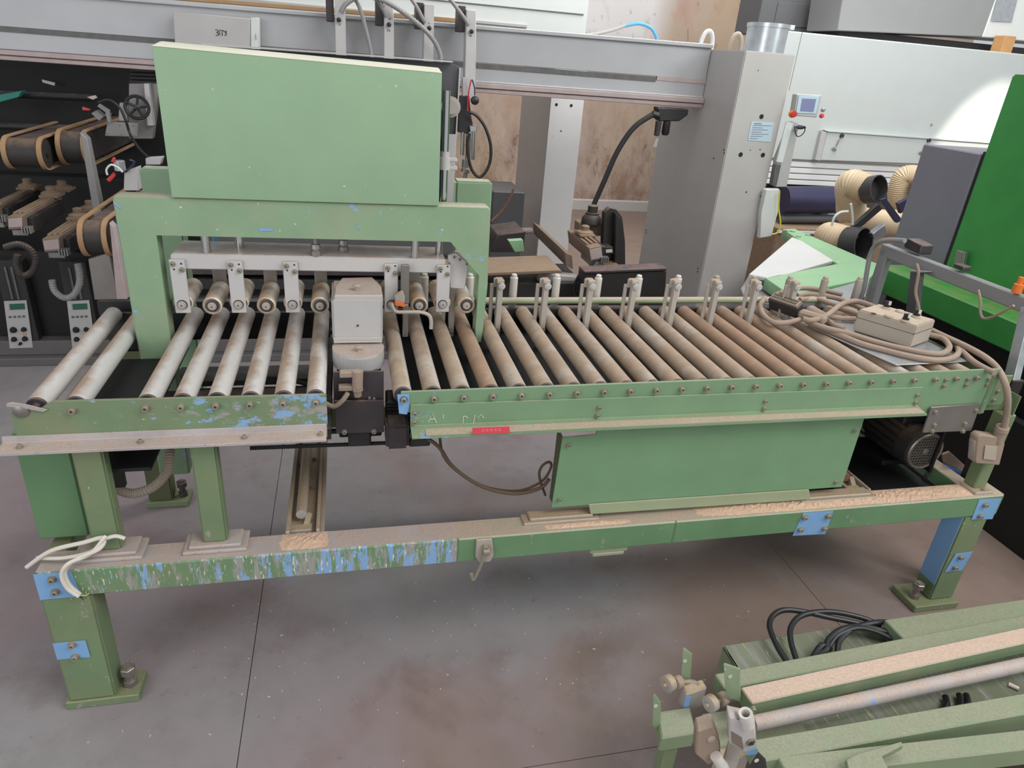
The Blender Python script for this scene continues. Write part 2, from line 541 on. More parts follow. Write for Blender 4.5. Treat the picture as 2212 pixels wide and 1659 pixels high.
b = B().plate([(0.018, -0.009, 0.912), (0.018, -0.001, 0.912), (0.018, -0.001, 0.848), (0.018, -0.002, 0.842), (0.018, -0.058, 0.835), (0.018, -0.058, 0.841), (0.018, -0.009, 0.849)], (1.62, 0, 0), 0.0008)
b.obj('angle_iron', M['rail'], RC)
B().box(0.055, 1.63, -0.0575, -0.010, 0.8425, 0.8465).obj('dusty_ledge', M['ledge_green'], RC)
B().plate([at(858, 852, Y=-0.001), at(884, 850, Y=-0.001), at(884, 880, Y=-0.001), at(879, 895, Y=-0.001), at(862, 893, Y=-0.001)], (0, -0.001, 0)).obj('bare_blue_patch', M['blue'], RC)
np_ = B().plate(F([(1020, 924), (1100, 921), (1101, 935), (1021, 938)], Y=-0.0605), (0, -0.0015, 0)).obj('name_plate', M['red'], RC)
lines = B()
for k in range(2):
    for q in range(5):
        u0 = 1040 + q * 9
        a, c = at(u0, 928.5 + 3.2 * k - q * 0.25, Y=-0.0622), at(u0 + 6, 928.5 + 3.2 * k - q * 0.3, Y=-0.0622)
        lines.plate([a, c, c + V((0, 0, 0.0013)), a + V((0, 0, 0.0013))], (0, -0.0004, 0))
lines.obj('printed_line', M['redlight'], np_)
bolts(RC, [(i * P8, 0, BZ + 0.001 * i * 0.5) for i in range(24)])
bolts(RC, [(-0.784 if i == 0 else -0.7042 + P8 * i, 0, BZ) for i in range(7)])
bolts(RC, F([(1294, 880), (1290, 897), (1653, 866), (1650, 882), (1981, 853), (1977, 869), (896, 893), (895, 912)], Y=-0.009), SCREW_S)
bolts(RC, F([(2043, 820), (2038, 833), (2090, 819), (2086, 831), (2135, 818), (2131, 830), (2155, 845), (2146, 864)], Y=0), SCREW_S)
up90 = (math.radians(-90), 0, 0)
bolts(RC, [(x, -0.03, 0.846) for x in (-0.90, -0.64, -0.40, -0.215)], SCREW_S, up90)
b = B()
for word in ([(925, 912), (934, 893), (943, 914)], [(929, 906), (940, 905)], [(1000, 914), (1001, 900), (1006, 899), (1010, 903)], [(1022, 918), (1026, 897), (1033, 904), (1038, 895), (1045, 903)], [(957, 903), (958, 896)]):
    b.tube(F(word, Y=-0.0098), 0.0011, 4, 1)
b.obj('scratched_letters', M['scratch'], RC)
# torn strap and round head at the infeed end
B().lathe(at(46, 887, Y=0.0), (0, -1, 0), [(0, 0.017), (0.004, 0.017), (0.007, 0.012), (0.008, 0.0002)], 18).obj('round_rivet', M['steel'], RC)
B().plate(F([(15, 870), (28, 868), (62, 874), (104, 884), (95, 889), (45, 878), (15, 878)], Y=-0.002), (0, -0.004, 0), 0.001).obj('torn_strap', M['ledge'], RC)
# inner rail behind the rollers, cross members, added black sheets that darken the gaps
B().box(-0.90, -0.2, 0.675, 0.69, 0.83, 0.925, 0.001).obj('inner_rail', M['dark'], RC)
B().box(-0.01, 1.93, 0.675, 0.69, 0.83, 0.935, 0.001).obj('inner_rail', M['dark'], RC)
B().box(0.0, 1.90, 0.10, 0.66, 0.845, 0.852).obj('gap_shade_tray', M['void'], RC)  # added black sheet so the gaps between the rollers look dark
B().box(0.0, 1.90, 0.665, 0.672, 0.845, 0.90).obj('gap_shade_strip', M['void'], RC)  # added black strip, keeps the view past the rollers dark
for x0 in (-0.69, -0.335, -0.22):
    B().box(x0, x0 + 0.03, 0.02, 0.675, 0.80, 0.835, 0.002).obj('cross_member', M['dark'], RC)
B().box(-0.7, -0.24, 0.28, 0.33, 0.78, 0.81, 0.002).obj('chain_bar', M['motor'], RC)
B().box(-0.70, -0.22, 0.58, 0.70, 0.70, 0.72, 0.002).obj('gap_shade_plate', M['dark'], RC)
B().box(-0.80, -0.645, 0.03, 0.49, 0.725, 0.735, 0.002).obj('gap_shade_plate', M['void'], RC)  # added black plate for the darkness where a roller is missing
B().box(-0.80, -0.652, 0.03, 0.43, 0.862, 0.870, 0.001).obj('gap_shade_sheet', M['void'], RC)  # added black sheet standing in for the dark gap at the post
B().box(-0.80, -0.652, 0.505, 0.67, 0.862, 0.870, 0.001).obj('gap_shade_sheet', M['void'], RC)
B().box(-0.645, -0.205, 0.22, 0.57, 0.69, 0.70, 0.002).obj('gap_shade_plate', M['dark'], RC)  # added dark plate, darkens the gaps of the left rollers
B().box(1.45, 1.94, 0.035, 0.79, 0.440, 0.450, 0.002).obj('under_shade_tray', M['void'], RC)  # added black tray standing in for shadow inside the outfeed end
B().box(1.92, 1.93, 0.10, 0.62, 0.50, 0.84, 0.002).obj('end_guard', M['void'], RC)
B().box(-0.93, -0.71, 0.72, 0.745, 0.90, 0.95, 0.002).obj('rear_cross_bar', M['dark'], RC)
B().tube([(-0.66, 0.2, 0.80), (-0.5, 0.3, 0.77), (-0.42, 0.42, 0.80), (-0.3, 0.45, 0.77), (-0.2, 0.3, 0.8)], 0.007, 8).obj('inner_hose', M['rubber_dusty'], RC)
B().box(-0.86, -0.80, 0.04, 0.66, 0.86, 0.875, 0.002).obj('wooden_strip', M['profdark'], RC)


# rollers: tube, dark end caps, stub axle
def roller_data():
    L = 0.64
    rb = B().lathe((0, 0, 0), (0, 1, 0), [(0.0, 0.0215), (0.0015, 0.0245), (0.004, 0.025), (L - 0.004, 0.025), (L - 0.001, 0.0235), (L, 0.0205)], 28)
    me = drop(rb.obj('roller', M['roller_dusty']).data)
    e = B().lathe((0, 0.001, 0), (0, -1, 0), [(0, 0.0235), (0.004, 0.0235), (0.006, 0.021), (0.0065, 0.011), (0.009, 0.010), (0.020, 0.009)], 20)
    return me, drop(e.obj('end_cap', M['motor']).data)


RM, EC = roller_data()
VAR = {}
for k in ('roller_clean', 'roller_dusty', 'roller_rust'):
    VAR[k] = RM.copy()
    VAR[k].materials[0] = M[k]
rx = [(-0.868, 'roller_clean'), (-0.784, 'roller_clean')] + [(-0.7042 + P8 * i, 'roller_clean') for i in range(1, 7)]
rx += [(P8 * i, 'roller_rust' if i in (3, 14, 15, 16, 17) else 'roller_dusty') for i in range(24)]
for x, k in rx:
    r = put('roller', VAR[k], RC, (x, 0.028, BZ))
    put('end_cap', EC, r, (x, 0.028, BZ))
# tube rail and side guides behind the rollers
B().cyl((0.30, 0.70, 0.958), (1.76, 0.70, 0.962), 0.0125, 16).obj('guide_tube', M['ledge_green'], RC)


def guide_meshes():
    p = B().box(-0.009, 0.009, -0.011, 0.011, -0.14, 0.048, 0.0012)
    p.box(-0.013, 0.012, -0.013, 0.024, 0.048, 0.0605, 0.002)
    pm = drop(p.obj('guide_post', M['alu_dusty']).data)
    w = B().lathe((0.004, -0.013, 0.040), (0, -1, 0), [(0, 0.0115), (0.003, 0.0115), (0.0035, 0.006), (0.006, 0.0055), (0.006, 0.0028), (0.003, 0.0001)], 16)
    wm = drop(w.obj('washer_screw', M['alu']).data)
    f = B().cyl((0, -0.012, -0.115), (0, -0.019, -0.115), 0.008, 12)
    fm = drop(f.obj('foot_screw', M['bolt']).data)
    s = B().box(-0.030, -0.018, 0.012, 0.020, -0.115, 0.04, 0.001)
    s.box(-0.020, -0.008, 0.008, 0.016, 0.03, 0.06, 0.001)
    sm = drop(s.obj('side_strip', M['alu_dusty']).data)
    r = B().lathe((0, 0, -0.065), (0, 0, 1), [(0, 0.0125), (0.003, 0.0145), (0.118, 0.0145), (0.120, 0.0105), (0.128, 0.0105), (0.131, 0.008)], 18)
    rm = drop(r.obj('guide_pin', M['plastic_w']).data)
    return pm, wm, fm, sm, rm


GP, GW, GF, GS, GR = guide_meshes()
for k in range(-1, 8):
    w = (0.36 + 0.16 * k, 0.53, 1.032)
    g = put('guide_post', GP, RC, w)
    for nm, me in (('washer_screw', GW), ('foot_screw', GF), ('side_strip', GS)):
        put(nm, me, g, w)
GR2 = GR.copy()
GR2.materials[0] = M['alu_dusty']
for k in range(-2, 10):
    put('guide_pin', GR if k < 5 else GR2, RC, (0.456 + 0.163 * k, 0.728, 0.985))

# lower beam, legs, feet
bt0, bt1 = at(62, 1240, Y=-0.055), at(2165, 1070, Y=-0.055)
bb0, bb1 = at(68, 1297, Y=-0.055), at(2150, 1112, Y=-0.055)
D = V((0, 0.085, 0))
bt0.x += 0.06
bb0.x = bt0.x
bb1.x = bt1.x


def mixp(a, c, t):
    return V(a) * (1 - t) + V(c) * t


zt, zb = lambda x: bt0.z + (bt1.z - bt0.z) * (x - bt0.x) / (bt1.x - bt0.x), lambda x: bb0.z + (bb1.z - bb0.z) * (x - bb0.x) / (bb1.x - bb0.x)
XS = 0.155
for x0, x1, mk in ((-0.93, XS, 'beam_worn'), (XS, 0.842, 'beam'), (0.842, 2.105, 'beam')):
    b = B().hexa([(x0, -0.055, zb(x0)), (x1, -0.055, zb(x1)), (x1, -0.055, zt(x1)), (x0, -0.055, zt(x0))],
                 [(x0, 0.03, zb(x0)), (x1, 0.03, zb(x1)), (x1, 0.03, zt(x1)), (x0, 0.03, zt(x0))], 0.004)
    b.obj('lower_beam', M[mk], RC)
    b = B().hexa([(x0, -0.051, zt(x0)), (x1, -0.051, zt(x1)), (x1, -0.051, zt(x1) + 0.0008), (x0, -0.051, zt(x0) + 0.0008)],
                 [(x0, 0.027, zt(x0)), (x1, 0.027, zt(x1)), (x1, 0.027, zt(x1) + 0.0008), (x0, 0.027, zt(x0) + 0.0008)])
    b.obj('beam_top_dirt', M['ledge' if x0 < 0.1 else 'ledge_green'], RC)
# rear lower beam and cross beams with adjusting screws
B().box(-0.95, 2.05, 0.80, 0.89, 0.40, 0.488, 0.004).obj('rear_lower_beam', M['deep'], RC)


def cross_beam(x0, x1, m):
    c = B().box(x0, x1, 0.03, 0.86, 0.462, 0.474, 0.002)
    c.box(x0, x0 + 0.012, 0.03, 0.86, 0.474, 0.500, 0.002)
    c.box(x1 - 0.022, x1 - 0.012, 0.03, 0.86, 0.474, 0.500, 0.002)
    c.box(x1 - 0.012, x1, 0.03, 0.86, 0.474, 0.488, 0.002)
    o = c.obj('cross_beam', m, RC)
    xm = (x0 + x1) / 2 - 0.012
    s = B().cyl((xm, 0.10, 0.505), (xm, 0.84, 0.505), 0.0155, 18)
    s.obj('adjusting_screw', M['alu_dusty'] if x0 < 0 else M['rust'], o)
    e = B().box(xm - 0.03, xm + 0.03, 0.045, 0.075, 0.474, 0.49, 0.002)
    e.plate([(xm - 0.002, 0.05, 0.474), (xm + 0.018, 0.05, 0.474), (xm + 0.030, 0.10, 0.50), (xm + 0.018, 0.11, 0.50)], (0, 0, 0.006))
    e.obj('screw_bracket', M['alu_dusty'], o)
    for y in (0.08, 0.25, 0.42):
        put('bolt', SCREW_S, o, (xm - 0.028, y, 0.475), up90)
        put('bolt', SCREW_S, o, (xm + 0.024, y + 0.03, 0.475), up90)
    return o


cross_beam(-0.328, -0.222, M['alu_dusty'])
cross_beam(1.53, 1.63, M['alu_dusty'])
B().box(-0.935, -0.885, 0.03, 0.87, 0.43, 0.49, 0.003).obj('end_beam', M['leg'], RC)
B().box(1.99, 2.05, 0.03, 0.87, 0.43, 0.49, 0.003).obj('end_beam', M['beam'], RC)


def leg(x0, x1, y0, y1, z1, m, foot):
    o = B().box(x0, x1, y0, y1, 0.028, z1, 0.005, 2).obj('leg', m, RC)
    fx0, fx1, fy0, fy1, bx, by = foot
    f = B().box(fx0, fx1, fy0, fy1, 0.0, 0.028, 0.003).obj('foot_plate', M['leg'], o)
    lb = B()
    lb.lathe((bx, by, 0.028), (0, 0, 1), [(0, 0.019), (0.018, 0.019), (0.018, 0.0125), (0.072, 0.0125)], 6)
    lb.lathe((bx, by, 0.072), (0, 0, 1), [(0, 0.018), (0.002, 0.021), (0.022, 0.021), (0.024, 0.018)], 6)
    lb.obj('levelling_bolt', M['motor' if m is not M['leg'] else 'steel'], o)
    return o


zl = zb(-0.9) + 0.002
l1 = leg(-0.935, -0.815, -0.054, 0.028, zl, M['leg'], (-0.945, -0.755, -0.058, 0.04, -0.785, -0.015))
l2 = leg(1.97, 2.077, -0.054, 0.028, zb(2.0) + 0.002, M['leg'], (1.888, 2.085, -0.080, 0.045, 1.922, -0.030))
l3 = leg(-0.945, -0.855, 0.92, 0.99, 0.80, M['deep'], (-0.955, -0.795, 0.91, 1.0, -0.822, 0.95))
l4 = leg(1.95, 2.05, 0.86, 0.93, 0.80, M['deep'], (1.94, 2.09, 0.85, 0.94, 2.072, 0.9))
bp = B().plate([(-0.934, -0.0555, zb(-.93)), (-0.838, -0.0555, zb(-.84)), (-0.848, -0.0555, zt(-.85) - 0.002), (-0.934, -0.0555, zt(-.93) - 0.002)], (0, -0.001, 0)).obj('blue_patch', M['blue'], RC)
bolts(bp, F([(113, 1251), (120, 1278)], Y=-0.0565))
bp = B().plate([(-0.934, -0.0555, 0.193), (-0.853, -0.0555, 0.190), (-0.855, -0.0555, 0.252), (-0.934, -0.0555, 0.253)], (0, -0.001, 0)).obj('blue_patch', M['blue'], l1)
for q in F([(156, 1392), (163, 1418)], Y=-0.0565):
    put('bolt', SCREW, l1, q)
bp = B().plate(F([(1735, 1108), (1800, 1103), (1782, 1153), (1712, 1157)], Y=-0.0555), (0, -0.0012, 0)).obj('blue_plate', M['blue'], RC)
bolts(bp, F([(1737, 1117), (1788, 1114), (1728, 1143), (1780, 1141)], Y=-0.0567))
bp = B().plate(F([(2115, 1079), (2163, 1076), (2143, 1121), (2098, 1122)], Y=-0.0555), (0, -0.0012, 0)).obj('blue_plate', M['blue'], RC)
bolts(bp, F([(2127, 1090), (2116, 1114)], Y=-0.0567))
bp = B().plate(F([(2064, 1196), (2101, 1191), (2078, 1232), (2040, 1235)], Y=-0.0555), (0, -0.0012, 0)).obj('blue_plate', M['blue'], l2)
for q in F([(2074, 1203), (2062, 1225)], Y=-0.0567):
    put('bolt', SCREW, l2, q)
B().box(1.9675, 1.9695, -0.05, 0.024, 0.10, 0.44).obj('bare_blue_side', M['blue'], l2)


# posts on stepped base plates standing on the lower beam
def post(x0, x1, y0, y1, m, nm='post'):
    z = zt((x0 + x1) / 2)
    o = B().box(x0, x1, y0, y1, z + 0.022, 0.838, 0.005, 2).obj(nm, m, RC)
    f = B().box(x0 - 0.05, x1 + 0.05, y0 - 0.022, y1 + 0.02, z, z + 0.011, 0.003)
    f.box(x0 - 0.035, x1 + 0.035, y0 - 0.014, y1 + 0.014, z + 0.011, z + 0.022, 0.003)
    f.obj('base_plate', M['ledge'], o)
    return o


post(-0.805, -0.735, -0.012, 0.03, M['leg'])
post(-0.537, -0.474, -0.012, 0.03, M['leg'])
B().box(-0.955, -0.835, 0.06, 0.13, 0.51, 0.84, 0.004).obj('end_plate', M['darkgreen'], RC)
b = B().box(-0.79, -0.755, 0.15, 0.17, 0.60, 0.83, 0.002).obj('inner_strut', M['dark'], RC)
# front cover panel with folded lip on stepped blocks
cv = B().plate([(0.446, -0.004, 0.543), (1.46, -0.004, 0.543), (1.46, -0.004, 0.803), (0.556, -0.004, 0.803), (0.556, -0.004, 0.79), (0.454, -0.004, 0.787)], (0, 0.006, 0), 0.001).obj('cover_panel', M['cover'], RC)
B().plate([(0.452, 0.0025, 0.545), (0.452, 0.0025, 0.788), (0.452, 0.045, 0.788), (0.452, 0.045, 0.545)], (0.004, 0, 0)).obj('folded_edge', M['deep'], cv)
bolts(cv, F([(1227, 961), (1208, 1078), (1845, 930), (1805, 1041)], Y=-0.004), SCREW_S)
B().plate(F([(1272, 1090), (1748, 1058), (1751, 1079), (1276, 1111)], Y=-0.012), (0, 0.005, 0), 0.001).obj('folded_lip', M['ledge_green'], cv)
for x0, x1 in ((0.36, 0.60), (1.31, 1.60)):
    z = zt(x0)
    b = B().box(x0, x1, -0.02, 0.028, z, z + 0.010, 0.002)
    b.box(x0 + 0.02, x1 - 0.02, -0.012, 0.028, z + 0.010, z + 0.020, 0.002)
    b.obj('stepped_block', M['alu_dusty'], RC)
# hanging block under the beam, hook latch on its face
zz = zb(0.65)
b = B().box(0.575, 0.70, -0.045, 0.03, zz - 0.022, zz, 0.003).box(0.585, 0.69, -0.045, 0.03, zz - 0.036, zz - 0.022, 0.003)
b.obj('stop_block', M['ledge_green'], RC)
lt = B().plate(F([(1028, 1163), (1062, 1160), (1066, 1197), (1058, 1210), (1034, 1212), (1026, 1200)], Y=-0.056), (0, -0.008, 0), 0.002).obj('latch_plate', M['alu_dusty'], RC)
lp = at(1047, 1185, Y=-0.064)
b = B().lathe(lp + V((0, 0.0, 0.010)), (0, -1, 0), [(0, 0.009), (0.012, 0.009), (0.014, 0.006)], 10)
b.cyl(lp + V((-0.006, -0.008, -0.004)), lp + V((0.012, -0.008, -0.004)), 0.012, 10)
b.obj('latch_pivot', M['bolt'], lt)
B().tube([lp + V((0.0, -0.012, -0.01)), lp + V((-0.012, -0.014, -0.05)), lp + V((-0.026, -0.014, -0.092)), lp + V((-0.033, -0.014, -0.100)), lp + V((-0.038, -0.014, -0.078))], 0.0055, 8).obj('hook', M['bolt'], lt)
# outfeed end: bare plate, end bracket, post
ep = B().plate(F([(2012, 880), (2119, 873), (2098, 931), (1993, 935)], Y=-0.011), (0, 0.006, 0), 0.001).obj('bare_splice_plate', M['steel'], RC)
bolts(ep, F([(2020, 890), (2108, 886), (2018, 918), (2084, 915), (2013, 931), (2079, 931)], Y=-0.011), SCREW_S)
b = B().box(1.905, 1.915, -0.004, 0.66, 0.80, 0.95, 0.002)
b.box(1.93, 1.99, 0.0, 0.006, 0.83, 0.94, 0.002)
b.box(1.925, 2.03, 0.02, 0.026, 0.80, 0.88, 0.002)
b.plate([(2.03, -0.02, 0.80), (2.03, 0.10, 0.80), (2.03, 0.10, 0.87), (2.03, -0.02, 0.87)], (0.004, 0, 0))
b.obj('end_bracket', M['leg'], RC)
po = B().box(2.0, 2.05, -0.02, 0.03, zt(2.0) + 0.01, 0.80, 0.004).obj('post', M['leg'], RC)
B().box(1.985, 2.06, -0.045, 0.028, zt(2.0), zt(2.0) + 0.012, 0.002).obj('base_plate', M['alu_dusty'], po)
put('bolt', SCREW_S, po, (2.025, -0.034, zt(2.0) + 0.012), up90)
B().box(1.47, 1.90, 0.62, 0.66, 0.55, 0.84, 0.003).obj('rear_guard', M['void'], RC)
B().box(0.46, 1.46, 0.62, 0.66, 0.50, 0.84, 0.003).obj('rear_guard', M['dark'], RC)

# ------------------------------------------------------------------ things on the conveyor frame
b = B()
random.seed(3)


def heap(b, pts, y0, y1, zf, h, n=60):
    """a low drift of sawdust: grid over x range, ragged"""
    x0, x1 = pts
    m = 9
    g = [[None] * m for _ in range(n)]
    for i in range(n):
        for j in range(m):
            t, s_ = i / (n - 1), j / (m - 1)
            x, y = x0 + (x1 - x0) * t, y0 + (y1 - y0) * s_
            e = min(1, 5 * t, 5 * (1 - t)) * min(1, 3.2 * s_, 3.2 * (1 - s_))
            z = zf(x) + 0.0006 + h * e * (0.25 + 0.9 * random.random())
            g[i][j] = b.bm.verts.new((x + random.uniform(-.004, .004), y + random.uniform(-.002, .002), z))
    for i in range(n - 1):
        for j in range(m - 1):
            b.bm.faces.new((g[i][j], g[i + 1][j], g[i + 1][j + 1], g[i][j + 1]))


heap(b, (0.92, 2.03), -0.048, 0.026, zt, 0.006, 150)
heap(b, (0.42, 0.70), -0.045, -0.022, zt, 0.004, 40)
heap(b, (-0.34, -0.21), -0.045, 0.028, zt, 0.006, 24)
tag(b.obj('sawdust', M['sawdust'], None, None, 0), 'pale sawdust lying along the top of the green lower beam', 'sawdust', kind='stuff')

b = B()
random.seed(11)
for k in range(150):
    x, y = random.uniform(-1.0, 1.3), random.uniform(-0.62, 0.35)
    if k % 3 == 0:
        x, y = random.uniform(-0.6, 0.5), random.uniform(-0.2, 0.3)
    s_ = random.uniform(0.0012, 0.0035)
    b.obox((x, y, s_ * 0.35), (s_ * random.uniform(1, 3), s_, s_ * 0.7), random.uniform(0, 3))
tag(b.obj('wood_chips', M['sawdust'], None, None, 0), 'tiny pale wood chips scattered over the concrete floor', 'debris', kind='stuff')
# cut white wires draped over the left leg
b = B()
z0 = zt(-0.8)
b.tube([at(58, 1225, Y=-0.02), at(110, 1190, Y=-0.03), at(180, 1172, Y=-0.03), at(222, 1162, Y=-0.03), at(215, 1185, Y=-0.05), at(165, 1208, Y=-0.062), at(140, 1232, Y=-0.068), at(148, 1262, Y=-0.068), at(172, 1284, Y=-0.068)], 0.0058, 8)
b.tube([at(80, 1205, Y=-0.015), at(140, 1205, Y=-0.03), at(200, 1190, Y=-0.035), at(226, 1160, Y=-0.04), at(196, 1196, Y=-0.052), at(150, 1216, Y=-0.072), at(133, 1240, Y=-0.075), at(145, 1270, Y=-0.075), at(170, 1288, Y=-0.075)], 0.0052, 8)
b.tube([at(225, 1164, Y=-0.035), at(250, 1158, Y=-0.03), at(270, 1163, Y=-0.03)], 0.0052, 8)
o = b.obj('cut_cable', M['wire'])
tag(o, 'cut off-white cable draped over the left end of the lower beam', 'cable')
for k, (q, m) in enumerate((((176, 1292), 'navy'), ((181, 1291), 'brownwire'), ((186, 1286), 'yellow'))):
    B().tube([at(170, 1286, Y=-0.073), at(*q, Y=-0.07), at(q[0] + 6, q[1] + 4 - 4 * k, Y=-0.07)], 0.0014, 5).obj('wire_end', M[m], o)
b = B().tube([at(262, 985, Y=0.25), at(240, 1020, Y=0.22), at(245, 1050, Y=0.2), at(285, 1066, Y=0.2), at(330, 1052, Y=0.2), at(360, 1020, Y=0.22), at(366, 985, Y=0.25), at(366, 950, Y=0.3)], 0.0135, 10, 14, rib=0.09)
b.tube([at(262, 985, Y=0.25), at(268, 955, Y=0.3)], 0.0135, 10)
tag(b.obj('wrapped_hose', M['boxgrey']), 'spiral wrapped beige hose looping below the left infeed rail', 'hose')
for nm, r, px, lab in (('hanging_cable', 0.0058, [(925, 948), (950, 968), (980, 1010), (1040, 1050), (1110, 1066), (1165, 1055), (1186, 1035)], 'thicker brown cable sagging to the cover panel from the trimming motor'),
                       ('hanging_cable', 0.0042, [(950, 945), (958, 985), (990, 1020), (1050, 1052), (1120, 1060), (1170, 1040), (1190, 1010), (1186, 998), (1170, 1008), (1165, 1030), (1178, 1070)], 'thinner brown cable sagging with a small loop beside the cover panel')):
    tag(B().tube(F(px, Y=0.06 if r > 0.005 else 0.082), r, 8).obj(nm, M['brownwire']), lab, 'cable')

# ------------------------------------------------------------------ green portal with panel
PF = thing('portal_frame', 'green steel portal with large sage green panel standing over the conveyor', 'portal', (-0.2, 0.55, 0))
zt_ = 1.347
b = B().plate([(-0.748, 0.44, 0.45), (-0.658, 0.44, 0.45), (-0.656, 0.44, 1.244), (0.177, 0.44, 1.241), (0.274, 0.44, 1.132), (0.268, 0.44, 0.96), (0.267, 0.44, 0.90), (0.2925, 0.44, 0.90),
               (0.2935, 0.44, 0.98), (0.299, 0.44, 1.10), (0.295, 0.44, 1.338), (0.287, 0.44, zt_), (-0.741, 0.44, zt_), (-0.749, 0.44, 1.338)], (0, 0.057, 0), 0.004)
b.obj('front_frame', M['gate_worn'], PF)
b = B().box(-0.765, -0.66, 0.80, 0.87, 0.49, 1.36, 0.006, 2)
b.box(0.24, 0.37, 0.80, 0.87, 0.49, 1.36, 0.006, 2)
b.box(-0.66, 0.24, 0.80, 0.87, 1.27, 1.36, 0.004)
b.obj('rear_frame', M['gate'], PF)
p = F([(327, 99), (955, 158), (948, 445), (371, 427)], Y=0.432)
c = 0.016
p2 = [V((p[0].x + c, 0.454, p[0].z + 0.010)), V((p[1].x - c * 0.4, 0.454, p[1].z + 0.010)), V((p[2].x, 0.454, p[2].z)), V((p[3].x, 0.454, p[3].z))]
b = B().hexa(p, p2, 0.0015)
b.plate(p2, (0, 0.03, 0), 0.001)
fpn = b.obj('front_panel', M['gate'], PF)
e = V((0, -0.0006, 0.0008))
B().hexa([p[0] + e + V((0, 0, -0.001)), p[1] + e + V((0, 0, -0.001)), p2[1] + e, p2[0] + e], [q_ + e for q_ in (p[0], p[1], p2[1] + V((0, 0.03, 0.001)), p2[0] + V((0, 0.03, 0.001)))]).obj('dusty_edge', M['toprim'], fpn)
q = F([(440, 98), (975, 136), (994, 146), (977, 440), (470, 425)], Y=0.66)
b = B().plate(q, (0, 0.006, 0), 0.001)
b.obj('rear_panel', M['darkgrey'], PF)
b = B().plate([q[0] + V((0, -0.03, 0.002)), q[1] + V((0, -0.03, 0.002)), q[1] + V((0, 0, 0.002)), q[0] + V((0, 0, 0.002))], (0, 0, 0.004))
b.plate([q[2], q[2] + V((-0.004, 0, 0)), q[3] + V((-0.004, 0, 0)), q[3]], (0, -0.012, 0))
b.obj('panel_flange', M['alu'], PF)
B().box(-0.42, 0.12, 0.53, 0.62, 1.345, 1.70, 0.004).obj('actuator_block', M['navy'], PF)
B().plate(F([(955, 290), (985, 290), (978, 440), (950, 440)], Y=0.64), (0, 0.006, 0)).obj('guide_plate', M['alu'], PF)
XR, YR = at(963, 260, Y=0.53).x, 0.53
b = B().cyl((XR, YR, 1.30), (XR, YR, at(962, 195, Y=YR).z), 0.0115, 18)
b.obj('guide_rod', M['chrome'], PF)
b = B().lathe((XR, YR, at(966, 366, Y=YR).z), (0, 0, 1), [(0, 0.019), (0.035, 0.019), (0.036, 0.014), (0.052, 0.014)], 18)
b.box(XR + 0.004, XR + 0.038, YR - 0.012, YR + 0.012, at(966, 366, Y=YR).z, at(966, 366, Y=YR).z + 0.012, 0.002)
b.box(XR + 0.004, XR + 0.038, YR - 0.012, YR + 0.012, at(966, 366, Y=YR).z + 0.024, at(966, 366, Y=YR).z + 0.035, 0.002)
b.obj('rod_clamp', M['alu'], PF)
B().lathe(at(972, 230, Y=0.62), (0, -1, 0), [(0, 0.03), (0.02, 0.03), (0.021, 0.02), (0.03, 0.02)], 20).obj('pulley', M['alu_dusty'], PF)
b = B()
for s_ in (F([(404, 415), (420, 419)], Y=0.4395), F([(246, 440), (256, 450), (262, 452)], Y=0.4395), F([(770, 490), (776, 498)], Y=0.4395), F([(560, 499), (590, 499)], Y=0.4395)):
    a0, a1 = s_[0], s_[-1]
    n_ = V((0, 0, 0.006))
    b.plate([a0, a1, a1 + n_, a0 + n_ * 1.5], (0, -0.0006, 0))
b.obj('blue_paint_chip', M['blue'], PF)

# ------------------------------------------------------------------ pressure beam with upper rollers
PB = thing('pressure_beam', 'pale aluminium beam with short ivory pressure rollers hung below the green portal', 'roller bar', (-0.23, 0.5, 1.0))
b = B().plate([(-0.63, 0.46, 1.137), (0.165, 0.46, 1.131), (0.165, 0.46, 1.176), (-0.622, 0.46, 1.184), (-0.63, 0.46, 1.178)], (0, 0.15, 0), 0.003)
b.obj('beam', M['alu'], PB)
b = B().plate(F([(968, 552), (985, 545), (1009, 566), (1012, 575), (1004, 625), (972, 622)], Y=0.47), (0, 0.012, 0), 0.002)
b.obj('end_plate', M['alu'], PB)
for q in F([(981, 555), (993, 560), (1008, 570), (970, 568)], Y=0.47):
    put('bolt', SCREW_T, PB, q)


def pr_mesh():
    L = 0.165
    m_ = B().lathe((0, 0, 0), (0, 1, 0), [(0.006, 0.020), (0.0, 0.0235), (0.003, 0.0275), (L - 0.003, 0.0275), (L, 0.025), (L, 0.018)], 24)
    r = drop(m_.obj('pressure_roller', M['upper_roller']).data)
    f = B().lathe((0, 0.0045, 0), (0, -1, 0), [(0, 0.0185), (0.003, 0.0185), (0.004, 0.015), (0.006, 0.0145)], 20)
    f = drop(f.obj('hub_flange', M['motor']).data)
    h = B().lathe((0, -0.0015, 0), (0, -1, 0), [(0, 0.0125), (0.0015, 0.0125), (0.002, 0.0095)], 20)
    h.lathe((0, 0.0, 0), (0, -1, 0), [(0, 0.0095), (0.008, 0.0095), (0.0085, 0.004), (0.004, 0.0035), (0.004, 0.0001)], 6)
    return r, drop(h.obj('axle_hub', M['alu_dusty']).data), f


